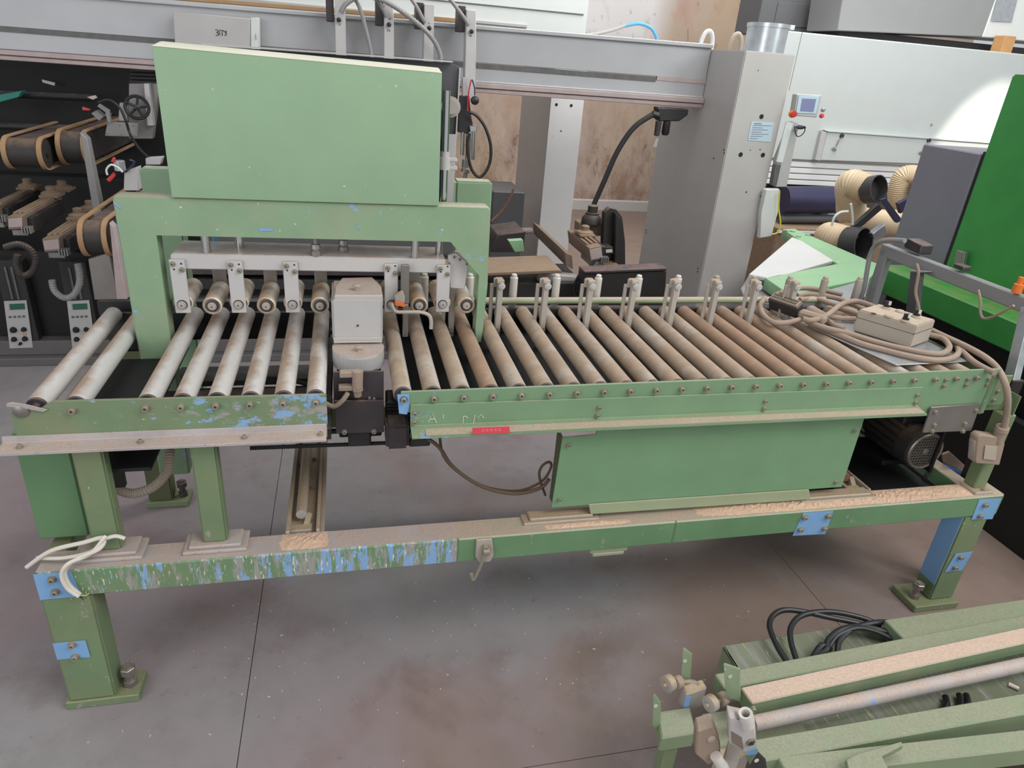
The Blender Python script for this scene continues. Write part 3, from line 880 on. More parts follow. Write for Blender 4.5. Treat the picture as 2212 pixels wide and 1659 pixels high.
PRM, HUB, FLG = pr_mesh()
ZH = 1.031
for k, x in enumerate((-0.612, -0.531, -0.456, -0.378, -0.301, -0.221, -0.004, 0.084, 0.158, 0.236)):
    front = k in (0, 2, 4, 6, 8)
    y = 0.462 if front else 0.452
    z = ZH + (0.002 if front else -0.004)
    r = put('pressure_roller', PRM, PB, (x, y, z))
    xb = x
    if front:
        bk = B().plate([(xb - 0.021, 0.448, 1.006), (xb + 0.021, 0.448, 1.006), (xb + 0.021, 0.448, 1.168 - 0.0087 * (xb + 0.6)), (xb - 0.021, 0.448, 1.168 - 0.0087 * (xb + 0.6))], (0, 0.011, 0), 0.002)
        o = bk.obj('bracket', M['alu'], PB)
        put('axle_hub', HUB, o, (xb, 0.4455, z))
        put('hub_flange', FLG, o, (xb, 0.448, z))
        for dx, dz in ((-0.011, 0.150), (0.012, 0.133)):
            put('bolt', SCREW_S, o, (xb + dx, 0.448, 1.006 + dz - 0.0087 * (xb + 0.6)))
        for dx, dz in ((0.012, 0.151), (-0.009, 0.134)):
            B().cyl((xb + dx, 0.4485, 1.006 + dz), (xb + dx, 0.4475, 1.006 + dz), 0.0028, 8).obj('hole', M['hole'], o)
    else:
        bk = B().box(xb - 0.02, xb + 0.02, 0.62, 0.632, 1.01, 1.16, 0.002)
        bk.obj('bracket', M['alu_dusty'], PB)
        put('axle_hub', HUB, r, (x, y - 0.0005, z))
        put('hub_flange', FLG, r, (x, y - 0.0005, z))
for u, v1 in ((447, 549), (898, 559), (518, 537), (948, 546)):
    q = at(u, v1, Z=1.179)
    x, y = q.x, max(q.y, 0.474)
    B().cyl((x, y, 1.176), (x, y, 1.30), 0.0125, 18).obj('lift_rod', M['chrome'], PB)
for u, v in ((683, 553), (742, 542)):
    q = at(u, v, Z=1.179)
    x, y = q.x, max(q.y, 0.474)
    f = B().lathe((x, y, 1.172), (0, 0, 1), [(0, 0.013), (0.006, 0.013), (0.008, 0.016), (0.022, 0.016), (0.024, 0.012), (0.03, 0.012), (0.03, 0.015), (0.042, 0.013), (0.044, 0.008), (0.12, 0.008)], 8)
    f.obj('air_fitting', M['steel'], PB)
tag(B().tube(F([(462, 500), (464, 520), (462, 532)], Y=0.62), 0.006, 8).obj('air_hose', M['hose_blue']), 'short blue air hose beside the left chrome rod under the portal', 'hose')
s_ = B().box(0.024, 0.050, 0.43, 0.445, 1.04, 1.165, 0.002)
s_.box(0.030, 0.048, 0.425, 0.44, 0.93, 1.04, 0.002)
s_.obj('sensor_bar', M['steel'], PB)
B().plate(F([(853, 650), (873, 655), (875, 664), (853, 660)], Y=0.415), (0, 0.015, 0), 0.001).obj('orange_sensor', M['orange'], PB)
B().plate(F([(851, 638), (870, 628), (875, 642), (874, 655), (853, 650)], Y=0.416), (0, 0.014, 0), 0.002).obj('sensor_housing', M['alu_dusty'], PB)
B().tube(F([(845, 655), (850, 668), (860, 674), (905, 674), (925, 680), (931, 692), (931, 710)], Y=0.40), 0.006, 8, 8).obj('bent_rod', M['alu_dusty'], PB)

# ------------------------------------------------------------------ trimming unit in the gap of the conveyor
TU = thing('trimming_unit', 'silver hooded trimming unit in the gap between the two roller sections', 'machine head', (-0.11, 0.3, 0.8))
hx0, hx1 = -0.183, -0.038
zA, zB_ = 1.098, 0.972
# hood: straight front, sloping chamfered top, closed sides
fr = [(hx0, 0.3, zB_), (hx1, 0.3, zB_), (hx1, 0.3, zA), (hx0, 0.3, zA)]
b = B().plate(fr, (0, 0.19, 0), 0.006, 2)
b.obj('hood_body', M['hood'], TU)
tp = F([(722, 638), (724, 618), (738, 600), (805, 598), (823, 617), (827, 638)], Z=zA + 0.012)
b = B().hexa([V((p.x, p.y, zA - 0.02)) for p in tp], tp, 0.003)
b.obj('hood_top', M['hood'], TU)
kn = at(771, 626, Z=zA + 0.013)
KN = [(0, 0.006), (0.008, 0.005), (0.010, 0.012), (0.014, 0.0135), (0.018, 0.009), (0.019, 0.0001)]
B().lathe(kn, (0, 0, 1), KN, 16).obj('knob', M['alu_dusty'], TU)
b = B().cyl((hx0 + 0.003, 0.297, zB_ - 0.002), (hx1 - 0.003, 0.297, zB_ - 0.002), 0.004, 10)
b.box(hx0 + 0.002, hx1 - 0.002, 0.294, 0.3, zB_ + 0.002, zB_ + 0.012, 0.001)
b.obj('hinge', M['hood'], TU)
# D shaped pan
n_ = 18
cx_, rr = (hx0 + hx1) / 2, (hx1 - hx0) / 2 + 0.002
pl = [(cx_ - rr, 0.31)] + [(cx_ - rr * math.cos(PI * i / n_), 0.275 - 0.085 * math.sin(PI * i / n_)) for i in range(n_ + 1)] + [(cx_ + rr, 0.31)]
b = B().plate([(x, y, 0.962) for x, y in pl], (0, 0, -0.048), 0.005, 2)
b.obj('pan', M['hood'], TU)
B().lathe((cx_ + 0.002, 0.245, 0.962), (0, 0, 1), KN, 16).obj('knob', M['alu_dusty'], TU)
B().cyl((cx_, 0.297, 1.02), (cx_, 0.2995, 1.02), 0.003, 8).obj('screw_dot', M['dark'], TU)
B().box(hx0 + 0.01, hx1 - 0.01, 0.2, 0.5, 0.70, 0.91, 0.004).obj('spindle_housing', M['void'], TU)
b = B().plate(F([(719, 804), (829, 802), (829, 868), (721, 870)], Y=0.12), (0, 0.008, 0), 0.001)
b.obj('mounting_plate', M['motor'], TU)
b = B().plate(F([(721, 866), (829, 866), (830, 934), (726, 937)], Y=0.105), (0, 0.008, 0), 0.001)
b.obj('lower_plate', M['motor'], TU)
for q in F([(744, 933), (808, 932)], Y=0.105):
    put('bolt', SCREW_S, TU, q)
for q in F([(798, 859), (808, 861)], Y=0.12):
    put('bolt', SCREW_T, TU, q)
p0, p1 = at(773, 810, Y=0.10), at(772, 836, Y=0.10)
b = B().cyl(p0 + V((0, 0, 0.012)), p1, 0.0145, 16)
b.lathe(p1 + V((0, 0, 0.002)), (0, 0, -1), [(0, 0.0155), (0.012, 0.0155), (0.014, 0.012), (0.03, 0.011)], 6)
b.box(p0.x - 0.048, p0.x - 0.008, 0.095, 0.118, p0.z - 0.006, p0.z + 0.010, 0.002)
b.box(p1.x - 0.050, p1.x - 0.008, 0.095, 0.118, p1.z - 0.010, p1.z + 0.004, 0.002)
b.obj('pneumatic_coupling', M['cable'], TU)
B().tube([at(752, 848, Y=0.1), at(740, 865, Y=0.09), at(722, 878, Y=0.09), at(704, 872, Y=0.1)], 0.007, 8).obj('coupling_hose', M['cable'], TU)
b = B().box(at(752, 950, Y=0.14).x, at(802, 950, Y=0.14).x, 0.14, 0.2, at(775, 966, Y=0.14).z, at(775, 934, Y=0.14).z, 0.006)
b.obj('bearing_block', M['dark'], TU)
b = B().box(at(834, 950, Y=0.08).x, at(884, 950, Y=0.08).x, 0.08, 0.16, at(860, 972, Y=0.08).z, at(860, 921, Y=0.08).z, 0.008, 2)
b.obj('gearbox', M['motor'], TU)
xm, ym, zm = at(850, 905, Y=0.2).x, 0.22, at(850, 905, Y=0.2).z
b = B()
for k in range(9):
    b.cyl((xm - 0.02, ym - 0.02, zm + 0.055 - k * 0.011), (xm + 0.13, ym - 0.02, zm + 0.055 - k * 0.011), 0.004, 6)
b.box(xm - 0.02, xm + 0.13, ym - 0.02, ym + 0.06, zm - 0.06, zm + 0.06, 0.004)
b.obj('finned_motor', M['dark'], TU)
b = B().box(at(884, 940, Y=0.1).x, at(930, 940, Y=0.1).x, 0.1, 0.15, at(900, 966, Y=0.1).z, at(900, 930, Y=0.1).z, 0.004)
b.cyl(at(884, 940, Y=0.09), at(914, 944, Y=0.09), 0.009, 12)
b.obj('terminal_box', M['dark'], TU)
b = B()
y_ = 0.16
a0, a1 = at(540, 968, Y=y_), at(885, 955, Y=y_)
m_ = 70
pr_ = []
Ls = (a1 - a0).length
for k in range(m_ * 2 + 1):
    pr_.append((Ls * k / (m_ * 2), 0.0068 if k % 2 else 0.0052))
b.lathe(a0, a1 - a0, pr_, 10)
b.cyl(at(700, 932, Y=0.3), at(760, 930, Y=0.3), 0.009, 10)
b.obj('threaded_shaft', M['void'], TU)

# ------------------------------------------------------------------ drive motor at the outfeed end
yf = 0.12
mc = at(1997, 974, Y=yf)
EM = thing('drive_motor', 'dusty black electric motor with round fan grille under the outfeed end', 'motor', mc - V((0, -0.1, 0.1)))
B().lathe(mc, (0, 1, 0), [(0.0, 0.070), (0.004, 0.078), (0.06, 0.080), (0.062, 0.072), (0.24, 0.072), (0.26, 0.05)], 28).obj('housing', M['rubber_dusty'], EM)
b = B()
for k in range(18):
    a = 2 * PI * k / 18
    b.obox(mc + V((0.074 * math.cos(a), 0.15, 0.074 * math.sin(a))), (0.004, 0.16, 0.014), Matrix.Rotation(-a + PI / 2, 3, 'Y'))
b.obj('cooling_fin', M['dark'], EM)
g = B().torus(mc + V((0, -0.003, 0)), (0, 1, 0), 0.068, 0.006, 32, 6)
for k in range(-5, 6):
    h_ = math.sqrt(max(0, 0.064 ** 2 - (k * 0.0115) ** 2))
    g.box(mc.x + k * 0.0115 - 0.0011, mc.x + k * 0.0115 + 0.0011, yf - 0.006, yf - 0.002, mc.z - h_, mc.z + h_)
    g.box(mc.x - h_, mc.x + h_, yf - 0.006, yf - 0.002, mc.z + k * 0.0115 - 0.0011, mc.z + k * 0.0115 + 0.0011)
g.lathe(mc, (0, -1, 0), [(0.002, 0.012), (0.007, 0.011), (0.008, 0.004)], 14)
g.obj('fan_grille', M['steel'], EM)
B().box(mc.x - 0.05, mc.x + 0.05, yf + 0.08, yf + 0.2, mc.z + 0.065, mc.z + 0.115, 0.006).obj('terminal_box', M['dark'], EM)
B().box(mc.x - 0.10, mc.x + 0.06, yf + 0.06, yf + 0.24, mc.z - 0.095, mc.z - 0.075, 0.003).obj('motor_base', M['void'], EM)
b = B()
b.plate(F([(2036, 982), (2052, 976), (2087, 1008), (2082, 1022), (2040, 1000)], Y=0.16), (0, 0.01, 0), 0.002)
b.obj('mounting_arm', M['profdark'], EM)  # dusty arm in a darker metal, shadow put into the colour
b = B().tube([at(2008, 1018, Y=0.13), at(1996, 1035, Y=0.13), at(2002, 1050, Y=0.14)], 0.006, 8)
b.obj('motor_lead', M['rubber_dusty'], EM)
B().plate(F([(2030, 1005), (2090, 1025), (2080, 1058), (2022, 1050)], Y=0.3), (0, 0.05, 0), 0.003).obj('blue_mount', paint('dark_blue_paint', (44, 70, 112), 0.5), EM)

# ------------------------------------------------------------------ loose control gear on the outfeed rollers
ST = tag(B().plate(F([(1738, 702), (1936, 790), (2092, 782), (1905, 690)], Z=0.953), (0, 0, 0.003), 0.0005).obj('steel_sheet', M['galv']), 'thin bare steel sheet under the grey control box on the rollers', 'sheet')
zb0 = 0.958
l, f_, r_ = at(1841, 714, Z=zb0), at(1964, 752, Z=zb0), at(2005, 737, Z=zb0)
bk_ = l + r_ - f_
CB = thing('control_box', 'dust-covered grey control box with black selector knobs lying on the steel sheet', 'control box', (l + r_) / 2)
H = 0.082
b = B().plate([l, f_, r_, bk_], (0, 0, H), 0.004, 2)
b.obj('enclosure', M['boxgrey'], CB)
lid = B().plate([p + V((0, 0, H * 0.62)) + (p - (l + r_) / 2) * 0.006 for p in (l, f_, r_, bk_)], (0, 0, 0.0015))
lid.obj('lid_seam', M['dark'], CB)
zk = zb0 + H
ux, uy = (f_ - l).normalized(), (bk_ - l).normalized()
for u, v, sel in ((1914, 666, 1), (1955, 694, 1), (1978, 685, 1), (1920, 684, 0), (1944, 674, 0)):
    q = at(u, v, Z=zk)
    B().lathe(q, (0, 0, 1), [(0, 0.0155), (0.004, 0.0155), (0.006, 0.0125), (0.007, 0.0125)], 20).obj('collar' if sel else 'button', M['boxgrey'], CB)
    if sel:
        k_ = B().lathe(q, (0, 0, 1), [(0.007, 0.011), (0.012, 0.011), (0.013, 0.009)], 16)
        k_.obox(q + V((0, 0, 0.020)), (0.007, 0.022, 0.018), 0.8 + (u % 3) * 0.3, 0.002)
        k_.obj('selector_knob', M['rubber'], CB)
        B().obox(q + V((0.003, -0.008, 0.022)), (0.003, 0.009, 0.014), 0.8 + (u % 3) * 0.3).obj('white_pointer', M['plastic_w'], CB)
q = at(1887, 677, Z=zk)
B().cyl(q, q + V((0, 0, 0.0006)), 0.0085, 16).obj('empty_hole', M['hole'], CB)
# heavy multi-pin connector
zc = 0.962
cA, cB_ = at(1655, 668, Z=zc), at(1718, 690, Z=zc)
ax_ = (cB_ - cA).normalized()
nrm = V((-ax_.y, ax_.x, 0))
MP = thing('multipin_connector', 'dark multi-pin plug connector lying open side up beside the cable coil', 'connector', (cA + cB_) / 2)
rot = Matrix((ax_, nrm, V((0, 0, 1)))).transposed()
cm = (cA + cB_) / 2 + nrm * 0.022
L_ = (cB_ - cA).length
tilt = rot @ Matrix.Rotation(math.radians(28), 3, 'X')
b = B().obox(cm + V((0, 0, 0.03)), (L_, 0.042, 0.055), tilt, 0.005)
b.obj('shell', M['motor'], MP)
tc = cm + V((0, 0, 0.03)) + tilt @ V((0, 0, 0.029))
b = B().obox(tc, (L_ * 0.92, 0.034, 0.008), tilt, 0.002)
b.obj('rim', M['cable'], MP)
for k in range(12):
    for s2 in (-1, 1):
        B().obox(tc + tilt @ V((L_ * (-0.38 + 0.069 * k), s2 * 0.007, 0.004)), (0.0045, 0.008, 0.003), tilt).obj('contact_slot', M['dark'], MP)
B().obox(cm + ax_ * (L_ * 0.5 + 0.05) + V((0, 0, 0.024)), (0.10, 0.040, 0.03), rot @ Matrix.Rotation(0.12, 3, 'Z'), 0.008).obj('cable_hood', M['cable'], MP)


def C5(px, z, y=None):
    return [at(1620 + a / 3.737, 400 + c / 3.737, Z=z + (d[0] if d else 0)) for a, c, *d in px]


zc = 0.968
cab = B()
for px, dz in (([(420, 1075), (330, 1105), (200, 1110), (110, 1050), (85, 970), (120, 910)], 0.0),
               ([(430, 1080), (500, 1090), (620, 1050), (740, 960), (850, 935), (960, 965), (1040, 1000)], 0.022),
               ([(460, 1100), (600, 1150), (800, 1200), (1000, 1262), (1200, 1312), (1400, 1352), (1545, 1360), (1610, 1310), (1560, 1240), (1440, 1205)], 0.008),
               ([(480, 1120), (700, 1200), (900, 1280), (1100, 1335), (1300, 1385), (1500, 1415), (1640, 1392), (1685, 1330), (1620, 1250), (1460, 1180)], -0.003),
               ([(200, 890), (260, 862), (350, 838), (470, 832), (600, 850), (745, 882)], 0.0),
               ([(380, 890), (460, 880), (560, 888), (700, 912), (830, 960), (930, 1010)], 0.004),
               ([(400, 925), (520, 915), (640, 950), (760, 985), (860, 1020)], -0.002),
               ([(620, 1085), (680, 1130), (760, 1160)], -0.002), ([(640, 1060), (740, 1075), (850, 1080)], 0.0),
               ([(700, 985), (800, 1010), (880, 1040)], 0.004),
               ([(1690, 1320), (1800, 1420), (1900, 1480), (1975, 1515)], -0.004)):
    cab.tube(C5(px, zc + dz), 0.0098, 10, 7)
main = C5([(1450, 1165), (1600, 1235), (1750, 1305), (1900, 1390)], zc + 0.012)
main += [at(2154, 795, Y=0.02), at(2170, 825, Y=-0.03), at(2177, 860, Y=-0.05), at(2174, 900, Y=-0.05), at(2166, 935, Y=-0.05)]
cab.tube(main, 0.0105, 12, 8)
tag(cab.obj('control_cable', M['cable']), 'coiled dusty control cable lying around the control box and hanging over the rail end', 'cable')
PG = thing('heavy_plug', 'dusty rectangular plug hanging from the cable at the right rail end', 'plug', at(2140, 1000, Y=-0.05))
b = B().plate(F([(2112, 946), (2121, 939), (2168, 946), (2172, 960), (2160, 1006), (2108, 1002), (2106, 995)], Y=-0.055), (0, 0.035, 0), 0.004)
b.obj('shell', M['cable'], PG)
p0, p1 = at(2152, 950, Y=-0.04), at(2166, 922, Y=-0.048)
B().lathe(p0, p1 - p0, [(0, 0.021), (0.025, 0.019), ((p1 - p0).length * 0.75, 0.019), ((p1 - p0).length * 0.76, 0.022), ((p1 - p0).length, 0.020)], 16).obj('cable_gland', M['cable'], PG)
B().plate(F([(2127, 962), (2153, 964), (2149, 994), (2123, 991)], Y=-0.0555), (0, -0.003, 0), 0.001).obj('moulded_frame', M['boxgrey'], PG)
B().plate(F([(2106, 955), (2113, 948), (2109, 1001), (2103, 996)], Y=-0.05), (0, 0.025, 0), 0.001).obj('latch', M['alu_dusty'], PG)

# ------------------------------------------------------------------ dismantled fence section, foreground right


def C7(px, z):
    return [at(1380 + a / 2.659, 1260 + c / 2.659, Z=z) for a, c in px]


FN = thing('conveyor_fence', 'dismantled green fence section of parallel beams with rollers and switches, front right corner', 'machine part', (1.3, -0.6, 0))


def bar(name, mk, a, c, z, w, h, xe=2.35, ext=0.0, rnd=False):
    """beam whose front top edge runs from pixel a to pixel c of the corner crop, at height z"""
    p, q = C7([a, c], z)
    t = (q - p).normalized()
    p = p - t * ext
    q = p + t * ((xe - p.x) / t.x)
    n_ = V((-t.y, t.x, 0)).normalized()
    if rnd:
        return B().cyl(p + n_ * w / 2 - V((0, 0, h / 2)), q + n_ * w / 2 - V((0, 0, h / 2)), w / 2, 16).obj(name, M[mk], FN)
    return B().plate([p, p + n_ * w, p + n_ * w - V((0, 0, h)), p - V((0, 0, h))], q - p, 0.003).obj(name, M[mk], FN)


M['fence'] = paint('fence_green_paint', (126, 142, 112), 0.5, var=0.08, dust=0.7, side=0.4, chips=0.12, white=0.15, dcol=(146, 146, 122))
M['fence_saw'] = paint('sawdust_covered_beam', (118, 138, 106), 0.6, var=0.08, dust=1.3, side=0.3, chips=0.15, dcol=(198, 172, 154))
M['scratchplate'] = paint('brushed_green_plate', (132, 136, 114), 0.4, metal=0.2, var=0.1, grey=0.7, white=0.7, stretch=(2.2, 0.12, 1), side=0.2)
SPZ = 0.25
sp_ = C7([(485, 358), (1480, 196), (1530, 330), (2600, 150), (2700, 900), (760, 1100), (565, 485)], SPZ)
tagp = B().plate(sp_, (0, 0, -0.012), 0.002).obj('scratched_plate', M['scratchplate'], FN)
e = C7([(485, 358), (565, 485)], SPZ)
B().plate([e[0], e[1], e[1] - V((0, 0, 0.09)), e[0] - V((0, 0, 0.09))], (0.004, 0, 0)).obj('plate_flange', M['fence'], FN)
bar('beam', 'fence', (1530, 330), (2212, 222), 0.315, 0.085, 0.055)
bar('beam', 'fence', (590, 588), (2212, 268), 0.335, 0.05, 0.045, ext=0.05)
bar('beam', 'fence_saw', (650, 690), (2212, 345), 0.37, 0.05, 0.045, ext=0.0)
bar('tube_rail', 'ledge', (690, 815), (2212, 480), 0.36, 0.038, 0.038, rnd=True)
bar('beam', 'fence', (715, 1022), (2212, 752), 0.37, 0.055, 0.06)
bar('beam', 'fence', (860, 1110), (2212, 955), 0.37, 0.05, 0.06)
# supports reaching the floor
pa = C7([(130, 890), (330, 860)], 0.3)
B().plate([pa[0], pa[1], pa[1] + V((0.02, 0.075, 0)), pa[0] + V((0.02, 0.075, 0))], (0, 0, -0.05), 0.004).obj('end_block', M['fence'], FN)
lg = pa[0] + V((0.045, 0.03, -0.05))
B().box(lg.x - 0.018, lg.x + 0.018, lg.y - 0.018, lg.y + 0.018, 0.0, lg.z + 0.004, 0.002).obj('stand_leg', M['leg'], FN)
b = B()
for x, y in ((0.95, -0.48), (2.2, -0.48), (0.95, -0.78), (2.2, -0.78)):
    b.box(x - 0.02, x + 0.02, y - 0.02, y + 0.02, 0, SPZ - 0.01, 0.002)
b.box(0.93, 2.22, -0.80, -0.76, 0.18, SPZ - 0.012, 0.002).box(0.93, 2.22, -0.5, -0.46, 0.18, SPZ - 0.012, 0.002)
b.obj('stand', M['dark'], FN)
B().box(0.72, 0.97, -0.66, -0.56, 0.24, 0.275, 0.003).obj('cross_bar', M['fence'], FN)


def ear(px, z, hole, mk='fence'):
    b_ = B()
    p = C7(px, z)
    y = p[-1].y
    q = [at(1380 + a / 2.659, 1260 + c / 2.659, Y=y) for a, c in px]
    o_ = b_.plate(q, (0.006, 0.005, 0), 0.001).obj('eye_plate', M[mk], FN)
    h_ = at(1380 + hole[0] / 2.659, 1260 + hole[1] / 2.659, Y=y - 0.0004)
    B().cyl(h_ - V((0, 0.0006, 0)), h_ + V((0, 0.0004, 0)), 0.0055, 12).obj('eye_hole', M['plastic_w'], o_)


ear([(252, 375), (300, 412), (288, 590), (240, 565)], 0.33, (265, 447))
ear([(485, 465), (578, 497), (580, 682), (500, 650)], 0.37, (524, 536))
ear([(82, 640), (120, 690), (118, 862), (76, 815)], 0.3, (97, 705))
ear([(640, 1040), (680, 980), (722, 1020), (735, 1110), (640, 1110)], 0.40, (676, 1018), 'dark')


def wheel(u, v, z, r, mk):
    q = C7([(u, v)], z)[0]
    B().lathe(q, (-0.9, -0.35, 0.05), [(-0.012, r * 0.8), (-0.010, r), (0.008, r), (0.010, r * 0.8), (0.010, r * 0.3), (0.018, r * 0.25)], 18).obj('guide_wheel', M[mk], FN)


for u, v, r, mk in ((168, 575, 0.022, 'alu_dusty'), (222, 570, 0.017, 'cable'), (412, 690, 0.021, 'alu_dusty'), (478, 665, 0.017, 'cable')):
    wheel(u, v, 0.34, r, mk)
b = B().tube(C7([(150, 575), (300, 570), (340, 590)], 0.335), 0.008, 8)
b.tube(C7([(400, 690), (540, 660), (600, 640)], 0.335), 0.008, 8)
b.obj('wheel_axle', M['bolt'], FN)
pb = C7([(275, 640), (395, 600)], 0.34)
b = B().plate([pb[0], pb[1], pb[1] + V((0, 0.03, 0)), pb[0] + V((0, 0.03, 0))], (0, 0, -0.07), 0.004)
b.obj('bearing_block', M['alu_dusty'], FN)
B().plate([pb[0] + V((-0.0015, 0, -0.004)), pb[0] + V((0.012, -0.002, -0.004)), pb[0] + V((0.012, -0.002, -0.068)), pb[0] + V((-0.0015, 0, -0.06))], (0, -0.0012, 0)).obj('blue_face', M['blue'], FN)


def switch(px, y, d, mk):
    q = [at(1380 + a / 2.659, 1260 + c / 2.659, Y=y) for a, c in px]
    return B().plate(q, (0.01, d, 0), 0.004).obj('limit_switch', M[mk], FN), y


s1, y1 = switch([(517, 760), (600, 800), (668, 790), (680, 965), (622, 985), (520, 925)], -0.785, 0.03, 'alu')
P7 = lambda u, v, y: at(1380 + u / 2.659, 1260 + v / 2.659, Y=y)
q = P7(600, 860, -0.76)
B().box(q.x - 0.02, q.x + 0.02, -0.752, -0.744, 0.24, q.z + 0.03, 0.002).obj('switch_bracket', M['alu_dusty'], FN)
P7 = lambda u, v, y: at(1380 + u / 2.659, 1260 + v / 2.659, Y=y)
a0, a1 = P7(625, 815, y1), P7(613, 745, y1)
B().lathe(a0, a1 - a0, [(0, 0.0135), ((a1 - a0).length * 0.6, 0.0135), ((a1 - a0).length * 0.62, 0.0155), ((a1 - a0).length, 0.0145), ((a1 - a0).length * 0.98, 0.009), (0.012, 0.0085)], 16).obj('conduit_socket', M['plastic_w'], s1)
q = P7(645, 915, y1 - 0.003)
b = B().lathe(q + V((0, 0.003, 0)), (0, -1, 0), [(0, 0.0105), (0.003, 0.0105), (0.005, 0.008), (0.0052, 0.0001)], 16)
b.obj('cap_screw', M['steel'], s1)
b = B().obox(q - V((0, 0.0022, 0)), (0.014, 0.001, 0.0018), Matrix.Rotation(0.7, 3, 'Y')).obox(q - V((0, 0.0022, 0)), (0.014, 0.001, 0.0018), Matrix.Rotation(-0.7, 3, 'Y'))
b.obj('screw_cross', M['dark'], s1)
B().plate([P7(530, 850, y1 - 0.001), P7(590, 885, y1 - 0.001), P7(600, 955, y1 - 0.001), P7(535, 915, y1 - 0.001)], (0, -0.001, 0)).obj('type_plate', M['profdark'], s1)
B().plate([P7(612, 968, y1 - 0.001), P7(678, 945, y1 - 0.001), P7(681, 978, y1 - 0.001), P7(622, 986, y1 - 0.001)], (0, -0.001, 0)).obj('blue_edge', M['blue'], s1)
s2, y2 = switch([(335, 850), (430, 820), (470, 925), (470, 1000), (400, 1050), (325, 985)], -0.76, 0.035, 'cable')
q = P7(415, 890, y2)
B().lathe(q, (0, -1, 0), [(0, 0.010), (0.003, 0.010), (0.005, 0.007)], 14).obj('cap_screw', M['alu_dusty'], s2)
a0, a1 = P7(440, 990, y2 - 0.01), P7(490, 1070, y2 - 0.02)
B().lathe(a0, a1 - a0, [(0, 0.0125), ((a1 - a0).length * 0.7, 0.0125), ((a1 - a0).length * 0.71, 0.014), ((a1 - a0).length, 0.013)], 14).obj('conduit_socket', M['plastic_w'], s2)
pb = C7([(480, 1010), (640, 995)], 0.32)
B().plate([pb[0], pb[1], pb[1] + V((0, 0.03, 0)), pb[0] + V((0, 0.03, 0))], (0, 0, -0.07), 0.004).obj('cast_bracket', M['alu_dusty'], FN)
b = B().plate(C7([(1180, 1030), (1260, 1000), (1500, 925), (1510, 958), (1380, 1010), (1440, 1110), (1200, 1110)], 0.385), (0, 0, 0.012), 0.002)
b.obj('clamp_block', M['fence'], FN)
q = C7([(2120, 580), (2180, 608)], 0.36)
B().cyl(q[0], q[1], 0.008, 12).obj('bolt', M['steel'], FN)
q = C7([(655, 720)], 0.375)[0]
put('bolt', SCREW_S, FN, q)
bc = B()
z7 = 0.275
for px in ([(850, 450), (790, 370), (745, 270), (765, 210), (830, 182), (940, 190), (1080, 215), (1250, 240), (1400, 275)],
           [(905, 440), (870, 350), (865, 280), (910, 222), (1000, 195), (1120, 188), (1280, 212), (1390, 245)],
           [(1010, 420), (1070, 395), (1080, 350), (1150, 295), (1270, 272), (1420, 295), (1540, 330)],
           [(1140, 400), (1150, 340), (1230, 280), (1370, 252), (1480, 262), (1560, 300), (1600, 330)],
           [(1080, 380), (1130, 320), (1240, 285), (1360, 300), (1480, 335)],
           [(1000, 425), (1040, 385), (1100, 375)]):
    pts = C7(px, z7)
    bc.tube([p + V((0, 0, 0.02 * math.sin(PI * i / (len(pts) - 1)))) for i, p in enumerate(pts)], 0.0085, 10, 7)
for px in ([(1750, 730), (1770, 690), (1760, 650)], [(1840, 720), (1850, 690), (1840, 640)], [(1880, 710), (1890, 680), (1880, 640)]):
    bc.tube(C7(px, 0.262), 0.0085, 8)
tag(bc.obj('black_cable', M['rubber']), 'coiled thick black cable on the scratched plate of the fence section', 'cable')

# ------------------------------------------------------------------ overhead gantry behind the conveyor
GB = thing('gantry_beam', 'long grey gantry beam spanning behind the green portal', 'beam', (0, 2.9, 1.7))
YG = 2.82


def band(name, mk, l0, l1, r0, r1, d, dy=0.0, ul=-300, ur=1540, bev=0.003):
    """strip of the beam given by its upper and lower pixel rows at u = 0 (l) and u = 1520 (r)"""
    def row(a, c, u):
        return a + (c - a) * u / 1520.0
    y = YG - dy
    A = [at(ul, row(l0, r0, ul), Y=y), at(ul, row(l1, r1, ul), Y=y)]
    C_ = [at(ur, row(l0, r0, ur), Y=y), at(ur, row(l1, r1, ur), Y=y)]
    xl, xr = min(A[0].x, A[1].x), 2.142 if ur > 1500 else C_[0].x
    def zz(p, q, x):
        return p.z + (q.z - p.z) * (x - p.x) / (q.x - p.x)
    z = lambda k, x: zz(A[k], C_[k], x)
    a = [(xl, y, z(1, xl)), (xr, y, z(1, xr)), (xr, y, z(0, xr)), (xl, y, z(0, xl))]
    return B().plate(a, (0, d, 0), bev).obj(name, M[mk], GB)


band('web', 'girder', -20, 57, 102, 173, 0.28)
band('top_lip', 'girder', -28, -19, 94, 103, 0.30, 0.02)
band('scale_strip', 'strip', 57, 68, 174, 185, 0.02, 0.004, ur=1418, bev=0)
band('scale_end', 'girder_low', 57, 67, 172, 181, 0.02, 0.004, ul=1420, ur=1525, bev=0)
band('lower_web', 'girder', 66, 106, 180, 214, 0.20)
band('lower_lip', 'girder', 102, 106, 209, 213, 0.20, 0.012)
band('slide_rail', 'girder_low', 107, 118, 213, 224, 0.16, 0.03)
band('slide_rail', 'girder_low', 119, 129, 225, 234, 0.16, 0.02)
band('drive_rail', 'beltbrown', -40, -31, 82, 92, 0.05, -0.08, ul=300, ur=1010)

